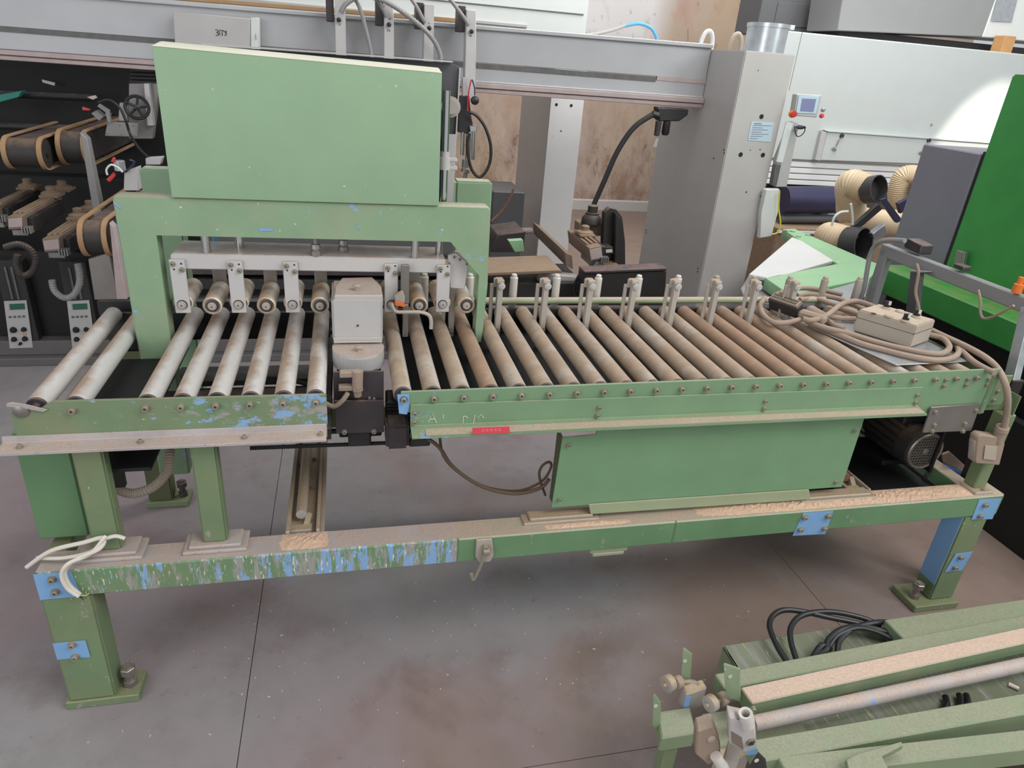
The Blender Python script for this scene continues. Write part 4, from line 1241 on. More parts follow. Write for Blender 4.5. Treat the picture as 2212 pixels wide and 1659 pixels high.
GC = thing('gantry_column', 'broad grey sheet metal column carrying the right end of the gantry beam', 'column', (2.31, 2.9, 0))
B().box(2.144, 2.474, 2.4, 3.42, 0.0, 1.895, 0.006, 2).obj('body', M['column'], GC)
for u, k in ((1525, 'whitebright'), (1588, 'wood')):
    q = at(u, 103, Y=2.85)
    x = q.x
    b = B().tube([(x - 0.042, 2.85, 1.893), (x - 0.038, 2.85, 1.945), (x - 0.022, 2.85, 1.985), (x, 2.85, 1.998), (x + 0.022, 2.85, 1.985), (x + 0.036, 2.85, 1.945), (x + 0.038, 2.85, 1.893)], 0.014, 10, 5)
    b.obj('lifting_lug', M['whitebright'] if k != 'wood' else M['boxgrey'], GC)
rp = B().plate(F([(1623, 262), (1671, 265), (1665, 307), (1615, 303)], Y=2.399), (0, -0.002, 0)).obj('rating_plate', M['paleblue'], GC)
b = B()
for k, (u0, u1) in enumerate(((1629, 1645), (1627, 1668), (1626, 1650), (1626, 1660), (1624, 1648), (1624, 1662), (1623, 1650), (1622, 1640))):
    v = 266 + k * 4.6
    b.plate(F([(u0 - k * .3, v), (u1 - k * .5, v + 0.6), (u1 - k * .5, v + (2.6 if k == 0 else 1.8)), (u0 - k * .3, v + (2.2 if k == 0 else 1.4))], Y=2.3968), (0, -0.0005, 0))
b.obj('print_line', M['greygun'], rp)
for u, v, r in ((1645, 252, .014), (1621, 324, .003), (1642, 323, .004), (1600, 334, .014), (1648, 335, .014), (1638, 152, .003), (1612, 415, .005), (1643, 424, .004)):
    q = at(u, v, Y=2.399)
    B().cyl(q, q - V((0, 0.001, 0)), r, 12).obj('hole', M['hole'], GC)
for u, v in ((1396, 498), (1396, 504), (1564, 324), (1564, 331), (1508, 580), (1507, 587), (1542, 342)):
    q = at(u, v, X=2.1435)
    B().cyl(q, q - V((0.001, 0, 0)), 0.006, 8).obj('hole', M['hole'], GC)
DC = thing('duct_collar', 'short galvanised duct collar with clamp ring on top of the grey column', 'duct', (2.335, 2.57, 1.895))
dc = at(1662, 112, Y=2.98)
dx = dc.x
dx, dy = 2.352, 2.56
b = B().lathe((dx, dy, 1.895), (0, 0, 1), [(0, 0.119), (0.145, 0.119), (0.145, 0.112), (0.02, 0.112), (0.02, 0.0001)], 28)
b.obj('collar', M['galv'], DC)
b = B().lathe((dx, dy, 2.028), (0, 0, 1), [(0, 0.1195), (0.001, 0.125), (0.022, 0.125), (0.023, 0.1195)], 28, False)
b.box(dx + 0.106, dx + 0.14, dy - 0.06, dy - 0.02, 2.026, 2.052, 0.002)
b.obj('clamp_ring', M['galv'], DC)
C2 = thing('rear_column', 'white fronted rear gantry column standing below the beam by the plaster wall', 'column', (1.65, 4.8, 0))
x0, x1 = at(1181, 300, Y=4.2).x, at(1252, 300, Y=4.2).x
B().box(x0, x1, 4.2, 5.2, 0.0, 1.95, 0.006).obj('body', M['column'], C2)
B().box(x0 + 0.004, x1, 4.192, 4.2, 0.05, 1.95, 0.002).obj('front_cover', M['whitebright'], C2)
for u, v, r in ((1202, 226, .012), (1234, 228, .012), (1212, 283, .006), (1193, 294, .003)):
    q = at(u, v, Y=4.191)
    B().cyl(q, q - V((0, 0.001, 0)), r, 12).obj('hole', M['hole'], C2)

# box with handwritten mark on the beam
WB = thing('junction_box', 'pale grey box with black handwriting hanging on the gantry beam', 'box', at(465, 95, Y=2.72))
B().plate(F([(373, 24), (540, 40), (541, 135), (380, 130)], Y=2.70), (0, 0.10, 0), 0.004).obj('cover', M['panel'], WB)
B().plate(F([(541, 38), (558, 38), (560, 135), (542, 135)], Y=2.71), (0, 0.09, 0), 0.003).obj('side_flange', M['white'], WB)
b = B()
for st in ([(465, 65), (470, 64), (471, 68), (468, 70), (472, 72), (471, 76), (466, 76)], [(475, 76), (474, 66), (479, 65)], [(480, 76), (480, 66), (484, 67), (484, 69)], [(481, 73), (480, 77)],
           [(485, 68), (489, 67), (488, 70), (486, 71), (489, 72), (488, 76), (485, 76)], [(552, 73), (553, 86)]):
    b.tube(F(st, Y=2.698), 0.0016, 4, 3)
b.obj('handwriting', M['ink'], WB)

# four aluminium arms with knobs in front of the beam, corrugated conduits, valve unit
AL = ['aluminium arm marked with a tick, leftmost of the four hanging on the gantry beam', 'aluminium arm marked N, second of the four hanging on the gantry beam',
      'aluminium arm behind the conduit bend, third of the four hanging on the gantry beam', 'longest aluminium arm carrying the valve unit, rightmost on the gantry beam']
for k, (px, kb) in enumerate((([(722, -30), (745, -30), (749, 150), (726, 150)], (732, 43)), ([(830, 8), (850, 10), (852, 160), (829, 160)], (840, 53)),
                              ([(917, 8), (938, 10), (936, 170), (914, 170)], (927, 61)), ([(1008, 20), (1029, 22), (1027, 215), (1003, 215)], (1018, 68)))):
    f_ = F(px, Y=2.62)
    A = thing('vertical_clamp', AL[k], 'arm', (f_[3] + f_[2]) / 2, 'hanging gantry arms')
    B().plate(f_, (0, 0.08, 0), 0.003).obj('profile', M['alu'], A)
    c = at(kb[0] - 16, kb[1] - 42, Y=2.66)
    B().plate([c + V((-0.03, 0, -0.10)), c + V((0.01, 0, -0.10)), c + V((0.01, 0, 0.03)), c + V((-0.03, 0, 0.03))], (0, 0.12, 0), 0.003).obj('carriage', M['motor'], A)
    q = at(kb[0], kb[1], Y=2.62)
    B().lathe(q, (0, -1, 0), [(0, 0.010), (0.01, 0.012), (0.02, 0.011), (0.024, 0.005)], 14).obj('knob', M['dark'], A)
    b = B()
    if k in (1, 3):
        u, v, w = kb[0] - 3, kb[1] + (8 if k == 3 else 10), (5 if k == 1 else 3)
        b.tube(F([(u, v + w), (u, v), (u + w, v + w), (u + w, v)], Y=2.619), 0.0016, 4, 1)
    if k in (0, 1):
        u, v = kb[0] - 1, kb[1] + 8 if k == 0 else kb[1] - 14
        b.tube(F([(u, v), (u + 3, v + 4), (u + 5, v - 1)], Y=2.619), 0.0014, 4, 1)
    if k == 2:
        u, v = kb[0] - 1, kb[1] - 12
        b.tube(F([(u, v), (u + 2, v + 3)], Y=2.619), 0.0014, 4, 1)
    b.obj('pen_mark', M['ink'], A)
for lab, px, y, r in (('grey corrugated conduit arching from the first arm over to the green panel', [(736, 28), (748, 8), (780, -8), (825, 0), (870, 26), (915, 62), (940, 92), (951, 120), (952, 150)], 2.55, 0.0125),
                      ('grey corrugated conduit dropping between the first and second arm', [(758, -20), (778, 20), (792, 70), (801, 110), (806, 150)], 2.6, 0.0105),
                      ('short grey conduit bending into the second arm', [(800, -20), (818, 5), (830, 25), (834, 38)], 2.58, 0.010),
                      ('short grey conduit running into the third arm', [(880, -15), (900, 15), (913, 40), (918, 50)], 2.58, 0.010),
                      ('short grey conduit running into the rightmost arm', [(962, -15), (985, 15), (1005, 42), (1012, 56)], 2.58, 0.010)):
    tag(B().tube(F(px, Y=y), r, 10, 14, rib=0.09).obj('conduit', M['conduit']), lab, 'conduit', 'conduits on the gantry')
VU = thing('valve_unit', 'pneumatic valve and cylinder unit hanging at the lower end of the longest arm', 'valve', at(1010, 300, Y=2.6))
B().plate(F([(992, 208), (1014, 206), (1016, 248), (1022, 268), (1012, 290), (990, 286)], Y=2.55), (0, 0.06, 0), 0.004).obj('valve_body', M['dark'], VU)
B().plate(F([(1000, 168), (1010, 168), (1010, 212), (1000, 212)], Y=2.56), (0, 0.05, 0)).obj('bracket', M['panel'], VU)
q = at(1026, 217, Y=2.5)
B().lathe(q + V((0, 0.02, 0)), (0, -1, 0), [(0, 0.008), (0.006, 0.019), (0.018, 0.024), (0.03, 0.019), (0.036, 0.008), (0.036, 0.0001)], 20).obj('black_knob', M['rubber'], VU)
for u, v0, v1, r in ((1000, 285, 335, .011), (1012, 290, 345, .015), (1023, 285, 345, .010), (1006, 345, 362, .02), (1006, 365, 372, .026), (1006, 373, 392, .012)):
    B().cyl(at(u, v0, Y=2.56), at(u - 1.5, v1, Y=2.56), r, 14).obj('cylinder', M['chrome'] if v0 < 345 else M['steel'], VU)
B().plate(F([(1014, 272), (1030, 270), (1030, 284), (1016, 286)], Y=2.53), (0, 0.03, 0), 0.003).obj('fitting', M['chrome'], VU)
tag(B().tube(F([(1014, 242), (1030, 250), (1048, 275), (1060, 315), (1057, 355), (1038, 382), (1020, 368), (1011, 335), (1010, 305), (1014, 288)], Y=2.5), 0.009, 8).obj('air_hose', M['rubber']), 'black hose loop beside the valve unit on the longest arm', 'hose')
tag(B().tube(F([(1018, 172), (1013, 195), (1011, 220), (1010, 240)], Y=2.52), 0.004, 6).obj('air_hose', M['rednail']), 'thin red hose above the black valve knob', 'hose')
tag(B().tube(F([(1020, 172), (1025, 190), (1025, 206)], Y=2.52), 0.0035, 6).obj('air_hose', M['navy']), 'thin dark blue hose above the black valve knob', 'hose')
bh = B().tube([at(1130, 68, Y=2.9), at(1200, 74, Y=2.9), at(1265, 76, Y=2.9), at(1320, 66, Y=2.9), at(1352, 55, Y=2.9)], 0.010, 8)
bo = bh.obj('air_hose', M['hose_grey'])
tag(bo, 'grey and blue air hose arching over the right end of the gantry beam', 'hose')
B().tube([at(1350, 56, Y=2.9), at(1380, 51, Y=2.9), at(1405, 60, Y=2.9), at(1417, 78, Y=2.9), at(1419, 92, Y=2.9)], 0.0105, 8).obj('blue_end', M['hose_blue'], bo)
RG = thing('air_regulator', 'black compressed air regulator under the right end of the gantry beam', 'regulator', at(1440, 235, Y=2.8))
B().plate(F([(1420, 232), (1488, 236), (1487, 248), (1468, 262), (1424, 262)], Y=2.76), (0, 0.07, 0), 0.006).obj('body', M['dark'], RG)
B().cyl(at(1421, 250, Y=2.75), at(1409, 246, Y=2.75), 0.021, 16).obj('port', M['rubber'], RG)
B().lathe(at(1423, 262, Y=2.77), (0, 0, -1), [(0, 0.02), (0.085, 0.018), (0.09, 0.008)], 14).obj('filter_bowl', M['motor'], RG)
B().lathe(at(1441, 262, Y=2.77), (0, 0, -1), [(0, 0.024), (0.07, 0.026), (0.085, 0.018)], 14).obj('adjuster', M['rubber'], RG)
B().plate(F([(1417, 298), (1423, 300), (1418, 318), (1411, 317)], Y=2.78), (0, 0.004, 0)).obj('tab', M['panel'], RG)
tag(B().tube(F([(1409, 248), (1370, 275), (1335, 325), (1308, 385), (1288, 430), (1278, 452), (1262, 472)], Y=2.55), 0.0165, 10).obj('air_hose', M['rubber']), 'thick black hose curving from the regulator down to the dusty clamp carriage', 'hose')


# ------------------------------------------------------------------ machine bed and carriages behind the conveyor
def boxY(b, px, y0, L, bev=0.003):
    """front face given in pixels at depth y0, running L away from the viewer"""
    return b.plate(F(px, Y=y0), (0, L, 0), bev)


MBD = thing('machine_bed', 'long dark machine bed with dusty slideways behind the conveyor', 'machine', (0, 2.6, 0))
B().box(-3.2, 2.1, 2.37, 2.9, 0.0, 0.045, 0.004).box(-3.2, 2.1, 2.42, 2.9, 0.045, 0.13, 0.004).obj('base_plate', M['bedgrey'], MBD)
B().box(-3.2, 0.75, 2.50, 2.55, 0.13, 0.62, 0.004).obj('skirt', M['void'], MBD)
for k, (z0, z1, m) in enumerate(((0.16, 0.18, 'dark'), (0.25, 0.27, 'dark'), (0.36, 0.38, 'strip'), (0.44, 0.50, 'dark'), (0.53, 0.57, 'motor'))):
    B().box(-1.3, 0.75, 2.44 - 0.012 * k, 2.5, z0, z1, 0.003).obj('slideway', M[m], MBD)
B().box(-0.8, 0.75, 2.40, 2.52, 0.585, 0.61, 0.003).obj('slideway', M['profdark'], MBD)
b = B().box(-0.9, 0.62, 2.55, 2.62, 0.62, 0.90, 0.004)
b.obj('dark_backplate', M['darkgrey'], MBD)
b = B()
boxY(b, [(1000, 598), (1215, 590), (1212, 583), (1000, 591)], 1.9, 0.3)
b.obj('table_edge', M['bdust'], MBD)
b = B()
boxY(b, [(1258, 660), (1436, 660), (1440, 585), (1262, 592)], 1.75, 0.10)
b.obj('carriage_base', M['dark'], MBD)
boxY(B(), [(1262, 592), (1440, 585), (1441, 579), (1262, 586)], 1.74, 0.10).obj('carriage_top', M['motor'], MBD)
b = B()
boxY(b, [(1050, 660), (1262, 660), (1262, 612), (1050, 612)], 1.95, 0.4)
b.obj('carriage_base', M['dark'], MBD)
b = B()
b.plate(F([(1075, 508), (1135, 500), (1130, 545), (1060, 545)], Y=2.8), (0, 0.3, 0), 0.004)
b.obj('side_casting', M['motor'], MBD)
B().plate(F([(1098, 520), (1130, 518), (1132, 544), (1112, 545)], Y=2.6), (0, 0.05, 0), 0.003).obj('green_block', M['mint'], MBD)
B().box(at(1062, 470, Y=3.9).x, at(1130, 470, Y=3.9).x, 3.9, 4.4, 0.0, at(1100, 415, Y=3.9).z, 0.005).obj('dark_cabinet', M['darkgrey'], MBD)
boxY(B(), [(1160, 660), (1262, 660), (1258, 600), (1162, 590)], 2.0, 0.08).obj('grey_skirt', M['column'], MBD)
tag(B().tube(F([(1110, 408), (1100, 430), (1085, 455), (1062, 478)], Y=3.6), 0.009, 8).obj('air_hose', M['rust']), 'thin brownish hose hanging in front of the rear column', 'hose')
tag(B().tube(F([(1070, 512), (1090, 506), (1120, 500), (1150, 498)], Y=3.0), 0.022, 10, 16, rib=0.08).obj('flexible_duct', M['girder_low']), 'pinkish grey corrugated duct lying behind the portal at right', 'hose')


def carriage(lab, px, y0, L, knobs, ribs=3, m='profdark'):
    p = F(px, Y=y0)
    T = thing('clamp_carriage', lab, 'machine part', (p[0] + p[1]) / 2, 'dusty clamp carriages')
    B().plate(p, (0, L, 0), 0.004).obj('profile', M[m], T)
    w = (p[2] - p[3])
    for k in range(ribs):
        c = p[3] + w * ((k + 0.5) / ribs)
        B().box(c.x - abs(w.x) / ribs * 0.32, c.x + abs(w.x) / ribs * 0.32, y0 + 0.06, y0 + L * 0.8, c.z - 0.002, c.z + 0.008, 0.002).obj('rib', M['bdust'], T)
    B().plate([p[3] + V((0.004, -0.002, -0.01)), p[2] + V((-0.004, -0.002, -0.01)), p[1] + V((-0.004, -0.002, 0.012)), p[0] + V((0.004, -0.002, 0.012))], (0, 0.004, 0), 0.001).obj('end_cap', M['girder_low'], T)
    zt2 = max(q.z for q in p)
    xm_ = sum(q.x for q in p) / 4
    B().box(p[1].x, p[1].x + 0.03, y0 + 0.05, y0 + L * 0.9, p[1].z - 0.02, p[2].z - 0.02, 0.003).obj('side_plate', M['dark'], T)
    for ky in knobs:
        B().box(xm_ - 0.04, xm_ + 0.055, y0 + ky - 0.06, y0 + ky + 0.06, zt2 - 0.002, zt2 + 0.012, 0.002).obj('knob_plate', M['bdust'], T)
        B().lathe((xm_ + 0.005, y0 + ky, zt2 + 0.01), (0, 0, 1), [(0, 0.052), (0.010, 0.049), (0.020, 0.024), (0.042, 0.024), (0.046, 0.016)], 18).obj('mushroom_knob', M['bdust'], T)
    b = B()
    for k in range(4):
        b.box(p[1].x - 0.01 + k * 0.012, p[1].x - 0.004 + k * 0.012, y0 - 0.01, y0 + 0.03, p[1].z - 0.02, p[1].z + 0.012)
    b.box(p[0].x + 0.01, p[1].x + 0.01, y0 + 0.01, y0 + 0.2, p[0].z - 0.03, p[0].z, 0.003)
    b.obj('connector_row', M['greysteel'], T)
    return T


carriage('dusty aluminium clamp carriage with two knobs, at the far left behind the rollers', [(18, 497), (52, 495), (48, 466), (15, 468)], 2.25, 0.55, (0.5, 0.68))
carriage('dusty aluminium clamp carriage just left of the portal post', [(96, 546), (132, 543), (127, 512), (90, 516)], 2.15, 0.60, (0.42, 0.62))
carriage('dusty clamp carriage cut off by the left picture edge', [(-30, 480), (-2, 470), (-5, 445), (-35, 450)], 2.5, 0.6, (0.5,))
carriage('dusty clamp carriage with black bell cap right of the portal', [(1275, 566), (1302, 560), (1300, 530), (1272, 536)], 1.95, 0.42, (0.24,))
boxY(B(), [(1222, 574), (1238, 582), (1236, 552), (1220, 544)], 2.05, 0.75).obj('lower_profile', M['profdark'], MBD)
BC = thing('bell_cap', 'black rubber bell cap and hose clamp on top of the right clamp carriage', 'cap', at(1278, 480, Y=2.3))
B().lathe(at(1277, 481, Y=2.3), (0, 0, 1), [(0, 0.062), (0.03, 0.058), (0.05, 0.04), (0.06, 0.04), (0.062, 0.03), (0.10, 0.03), (0.105, 0.02)], 20).obj('bell', M['rubber_dusty'], BC)
B().plate(F([(1250, 510), (1310, 510), (1308, 482), (1252, 482)], Y=2.3), (0, 0.1, 0), 0.004).obj('bracket', M['profdark'], BC)
BL = thing('belt_guard', 'tall dark curved belt guard at the left of the grey gantry column', 'machine part', at(1330, 600, Y=2.2))
B().plate(F([(1305, 620), (1352, 625), (1350, 520), (1345, 470), (1332, 452), (1318, 448), (1306, 460), (1303, 520)], Y=2.2), (0, 0.05, 0), 0.004).obj('guard', M['rubber_dusty'], BL)
B().plate(F([(1326, 620), (1352, 625), (1350, 520), (1345, 476), (1330, 460)], Y=2.15), (0, 0.05, 0), 0.004).obj('front_guard', M['dark'], BL)
B().plate(F([(1308, 550), (1326, 548), (1324, 533), (1308, 534)], Y=2.1), (0, 0.08, 0), 0.003).obj('sensor', M['dark'], BL)
B().plate(F([(1309, 546), (1323, 545), (1322, 538), (1309, 539)], Y=2.098), (0, 0.001, 0)).obj('label', M['plastic_w'], BL)
B().plate(F([(1306, 592), (1338, 588), (1338, 572), (1308, 575)], Y=2.1), (0, 0.12, 0), 0.004).obj('foot_block', M['profdark'], BL)
tag(B().tube(F([(1286, 562), (1275, 575), (1255, 590), (1243, 612), (1242, 632), (1255, 642)], Y=1.85), 0.009, 8).obj('carriage_cable', M['rubber']), 'black cable looping down in front of the right clamp carriage', 'cable')


def belt_arm(lab, u, v, y0, r, L, w):
    c = at(u, v, Y=y0)
    T = thing('belt_conveyor', lab, 'conveyor arm', c, 'belt arms of the left machine')
    x = c.x
    for s_, dx in enumerate((-w / 2, w / 2)):
        pts = [V((x + dx, y0 - math.sin(a) * r, c.z + math.cos(a) * r)) for a in [PI * k / 10 for k in range(11)]]
        pts = [V((x + dx, y0 + L, c.z + r))] + pts + [V((x + dx, y0 + L, c.z - r))]
        n_ = V((1, 0, 0))
        b = B()
        rings = []
        for i, p in enumerate(pts):
            o_ = (V((0, p.y - (y0 if p.y < y0 else p.y), p.z - c.z))).normalized()
            rings.append([p - n_ * 0.011, p + n_ * 0.011, p + n_ * 0.011 + o_ * 0.008, p - n_ * 0.011 + o_ * 0.008])
        b.ringseq(rings)
        b.obj('belt', M['beltbrown'], T)
    B().cyl((x - w / 2 - 0.008, y0, c.z), (x + w / 2 + 0.008, y0, c.z), r * 0.97, 24).obj('pulley', M['rubber_dusty'], T)
    B().cyl((x + w / 2 + 0.006, y0, c.z), (x + w / 2 + 0.014, y0, c.z), r * 0.22, 12).obj('pulley_boss', M['dark'], T)
    B().box(x - w / 2 + 0.012, x + w / 2 - 0.012, y0 + r * 0.5, y0 + L, c.z - r * 0.9, c.z + r * 0.9, 0.004).obj('arm_body', M['motor'], T)
    return T


belt_arm('brown belt arm with black pulley touching the left portal post', 212, 512, 1.95, 0.082, 0.8, 0.10)
belt_arm('brown belt arm below the gripper at upper left', 165, 318, 2.7, 0.085, 0.9, 0.12)
belt_arm('grey and brown belt arm at the far left edge', 60, 330, 2.55, 0.075, 0.7, 0.16)
b = B()
boxY(b, [(208, 500), (228, 496), (188, 300), (172, 285)], 2.45, 0.06)
tag(b.obj('arm_strut', M['greysteel']), 'steep grey strut below the upper belt arm', 'machine part')
b = B()
boxY(b, [(204, 648), (258, 648), (236, 545), (190, 560)], 1.9, 0.02)
tag(b.obj('side_sheet', M['steel']), 'bare steel side sheet left of the portal post', 'sheet')
b = B()
boxY(b, [(252, 648), (274, 648), (246, 490), (236, 480)], 1.86, 0.05)
tag(b.obj('pink_slide', M['girder_low']), 'dusty slide profile leaning beside the portal post', 'machine part')


def control_column(lab, px, y0, full):
    p = F(px, Y=y0)
    T = thing('control_column', lab, 'control panel', ((p[0] + p[1]) / 2).to_2d().to_3d(), 'control columns of the left machine')
    x0, x1 = p[3].x, p[2].x
    B().box(x0 - 0.01, x1 + 0.012, y0 + 0.004, y0 + 0.07, 0.129, p[3].z + 0.22, 0.004).obj('column', M['dark'], T)
    for dx in (0.35, 0.62):
        B().box(x0 + (x1 - x0) * dx, x0 + (x1 - x0) * dx + 0.01, y0 - 0.004, y0 + 0.006, p[3].z + 0.01, p[3].z + 0.19).obj('edge_strip', M['strip'], T)
    fp = B().plate(p, (0, -0.006, 0), 0.001).obj('faceplate', M['panel'], T)
    bl = lambda s, t: p[3] + (p[2] - p[3]) * s + (p[0] - p[3]) * t + V((0, -0.0065, 0))
    B().plate([bl(0.24, 0.18), bl(0.90, 0.18), bl(0.90, 0.06), bl(0.24, 0.06)], (0, -0.002, 0)).obj('display', M['lcd'], T)
    B().plate([bl(0.06, 0.18), bl(0.19, 0.18), bl(0.19, 0.06), bl(0.06, 0.06)], (0, -0.001, 0)).obj('sticker', M['column'], T)
    for k in range(4):
        B().plate([bl(0.14 + k * 0.2, 0.35), bl(0.26 + k * 0.2, 0.35), bl(0.26 + k * 0.2, 0.31), bl(0.14 + k * 0.2, 0.31)], (0, -0.002, 0)).obj('key', M['strip'], T)
    for s, t, r in ((0.28, 0.60, .017), (0.75, 0.60, .013), (0.26, 0.80, .014), (0.75, 0.80, .014), (0.52, 0.9, .008)):
        q = bl(s, t)
        B().lathe(q, (0, -1, 0), [(0, r), (0.006, r), (0.008, r * 0.8), (0.018, r * 0.75), (0.02, r * 0.6)], 14).obj('selector', M['hole'], T)
    B().plate([bl(0.68, 0.74), bl(0.84, 0.74), bl(0.84, 0.68), bl(0.68, 0.68)], (0, -0.001, 0)).obj('amber_mark', M['wood'], T)
    return T


control_column('black control column with grey faceplate and green display at the far left', [(22, 752), (72, 750), (58, 648), (9, 650)], 2.425, 1)
control_column('black control column half hidden behind the first infeed roller', [(157, 752), (207, 750), (193, 648), (145, 650)], 2.425, 0)
for lab, px, m in (('thick black hose loop above the far left control column', [(10, 535), (40, 528), (66, 540), (78, 565), (66, 590), (46, 595), (36, 575), (38, 550)], 'rubber_dusty'),
                   ('grey corrugated hose loop above the second control column', [(112, 605), (118, 628), (138, 643), (158, 638), (171, 615), (172, 590), (168, 570)], 'conduit')):
    tag(B().tube(F(px, Y=2.1), 0.016, 10, 10, rib=0.07).obj('hose_loop', M[m]), lab, 'hose', 'hose loops of the left machine')
# black housing: a dark machine there, and the deep shade put into its colour
DH = thing('machine_housing', 'large matt black housing standing for a dark machine and deep shade in the left background under the beam', 'machine', (-2.4, 4.2, 0))
B().box(-5.0, -0.92, 3.6, 5.2, 0.0, 1.84, 0.01).obj('housing', M['void'], DH)
B().box(-5.0, -1.0, 3.45, 3.6, 0.0, 0.85, 0.01).obj('plinth', M['void'], DH)
for z in (1.30, 1.12, 0.98):
    B().cyl((-4.5, 3.4, z), (-1.6, 3.3, z + 0.05), 0.02, 10).obj('guide_shaft', M['dark'], DH)
B().plate(F([(-20, 226), (40, 210), (48, 196), (-20, 208)], Y=3.2), (0, 0.05, 0), 0.003).obj('turquoise_bar', M['teal'], DH)
B().plate(F([(90, 172), (118, 179), (117, 185), (92, 178)], Y=3.5), (0, 0.01, 0)).obj('white_tag', M['white'], DH)
lv = thing('louvre', 'black louvre with slats just left of the large green panel', 'louvre', at(308, 165, Y=3.0))
for k in range(4):
    v = 150 + k * 8
    B().plate(F([(280, v), (335, v + 2), (335, v + 6), (280, v + 4)], Y=3.0), (0, 0.03, 0), 0.001).obj('slat', M['motor'], lv)
B().plate(F([(278, 148), (336, 150), (336, 182), (278, 180)], Y=3.03), (0, 0.02, 0)).obj('frame', M['void'], lv)
# handwheel head, gripper, filter unit
HW = thing('handwheel_head', 'grey slide plate with black five-spoke handwheel at upper left', 'handwheel', at(300, 240, Y=2.9))
boxY(B(), [(278, 300), (330, 300), (345, 180), (278, 180)], 2.92, 0.05).obj('slide_plate', M['greysteel'], HW)
boxY(B(), [(318, 272), (332, 272), (322, 180), (310, 180)], 2.88, 0.05).obj('edge_profile', M['alu'], HW)
hc = at(296, 232, Y=2.8)
b = B().torus(hc, (0.25, -1, 0.1), 0.058, 0.009, 28, 8)
d_, u_, w_ = axes((0.25, -1, 0.1))
for k in range(5):
    a = 2 * PI * k / 5
    b.cyl(hc, hc + (u_ * math.cos(a) + w_ * math.sin(a)) * 0.058, 0.007, 8)
b.lathe(hc - d_ * 0.0, d_, [(-0.01, 0.014), (0.02, 0.014), (0.022, 0.009)], 14)
b.obj('handwheel', M['rubber'], HW)
b = B()
boxY(b, [(226, 294), (298, 296), (298, 266), (232, 262)], 2.75, 0.015)
GPR = thing('gripper', 'grey gripper bracket with cables left of the handwheel', 'gripper', at(240, 260, Y=2.75))
b.obj('mounting_plate', M['greysteel'], GPR)
for q in F([(258, 270), (288, 271), (232, 288), (262, 290), (290, 291)], Y=2.75):
    put('bolt', SCREW_T, GPR, q)
boxY(B(), [(232, 264), (240, 264), (236, 238), (214, 224), (210, 230), (228, 242)], 2.72, 0.02, 0.001).obj('finger', M['greysteel'], GPR)
boxY(B(), [(187, 210), (203, 206), (208, 212), (200, 216)], 2.72, 0.03, 0.002).obj('clamp_tip', M['alu_dusty'], GPR)
boxY(B(), [(196, 245), (208, 238), (225, 252), (214, 262)], 2.75, 0.05, 0.003).obj('jaw', M['greysteel'], GPR)
boxY(B(), [(177, 231), (193, 236), (193, 239), (178, 238)], 2.70, 0.02, 0.001).obj('red_clip', M['redplastic'], GPR)
boxY(B(), [(255, 262), (275, 262), (276, 222), (258, 222)], 2.80, 0.03, 0.003).obj('back_plate', M['alu_dusty'], GPR)
tag(B().tube(F([(212, 222), (235, 216), (258, 232), (272, 262), (282, 292)], Y=2.66) + [at(300, 320, Y=2.5), at(318, 338, Y=2.34), at(322, 342, Y=2.33)], 0.007, 8).obj('gripper_cable', M['rubber']), 'black cable running from the gripper down past the green panel', 'cable')
q = at(284, 412, Y=2.25)
FU = thing('filter_unit', 'silver filter cup with orange-red clips on a pale block beside the portal', 'filter', at(270, 400, Y=2.2))
c = at(260, 368, Y=2.2)
B().box(q.x - 0.02, q.x + 0.02, 2.22, 2.26, 0.0, q.z + 0.005, 0.003).obj('stand_post', M['dark'], FU)
B().lathe(c, (0, 0, 1), [(0, 0.026), (0.045, 0.026), (0.047, 0.024), (0.05, 0.0)], 18).obj('cup', M['galv'], FU)
boxY(B(), [(267, 412), (300, 412), (296, 362), (268, 372)], 2.2, 0.08, 0.003).obj('block', M['panel'], FU)
boxY(B(), [(229, 388), (236, 394), (249, 380), (245, 372)], 2.17, 0.02, 0.002).obj('red_clip', M['redplastic'], FU)
boxY(B(), [(239, 350), (246, 352), (248, 342), (243, 340)], 2.17, 0.02, 0.002).obj('red_clip', M['redplastic'], FU)
B().tube(F([(232, 378), (230, 366), (240, 356), (255, 362), (265, 372)], Y=2.15), 0.005, 6).obj('white_hose', M['white'], FU)
B().tube(F([(270, 372), (284, 360), (290, 350), (280, 345)], Y=2.18), 0.005, 6).obj('dark_hose', M['navy'], FU)
boxY(B(), [(315, 356), (346, 356), (350, 340), (314, 342)], 2.3, 0.06, 0.002).obj('valve_block', M['panel'], FU)

# ------------------------------------------------------------------ white machine, right background
WM = thing('white_machine', 'large white sheet metal machine in the right background', 'machine', (4.5, 4.5, 0))
YW = 4.0
pz = at(1900, 200, Y=YW)
zt3, zb3 = at(1900, 86, Y=YW).z, at(1850, 352, Y=YW).z
xl3 = at(1692, 100, Y=YW).x
B().box(xl3, 7.4, YW, 4.30, zb3, zt3, 0.008).obj('cabinet', M['whitem'], WM)
B().box(xl3 + 0.5, 7.4, 4.30, 5.2, zb3, zt3, 0.006).obj('rear_cabinet', M['whitem'], WM)
b = B().box(at(1726, 100, Y=YW).x - 0.002, at(1726, 100, Y=YW).x + 0.002, YW - 0.001, YW + 0.002, zb3 + 0.55, zt3)
b.obj('panel_joint', M['strip'], WM)
dp = F([(1783, 284), (2240, 317), (2225, 362), (1768, 345)], Y=YW)
dr = B().plate(dp, (0, -0.028, 0), 0.004).obj('flap_door', M['whitem'], WM)
B().plate(F([(1775, 280), (2245, 313), (2245, 317), (1783, 284)], Y=YW), (0, -0.04, 0), 0.002).obj('drip_ledge', M['whitem'], WM)
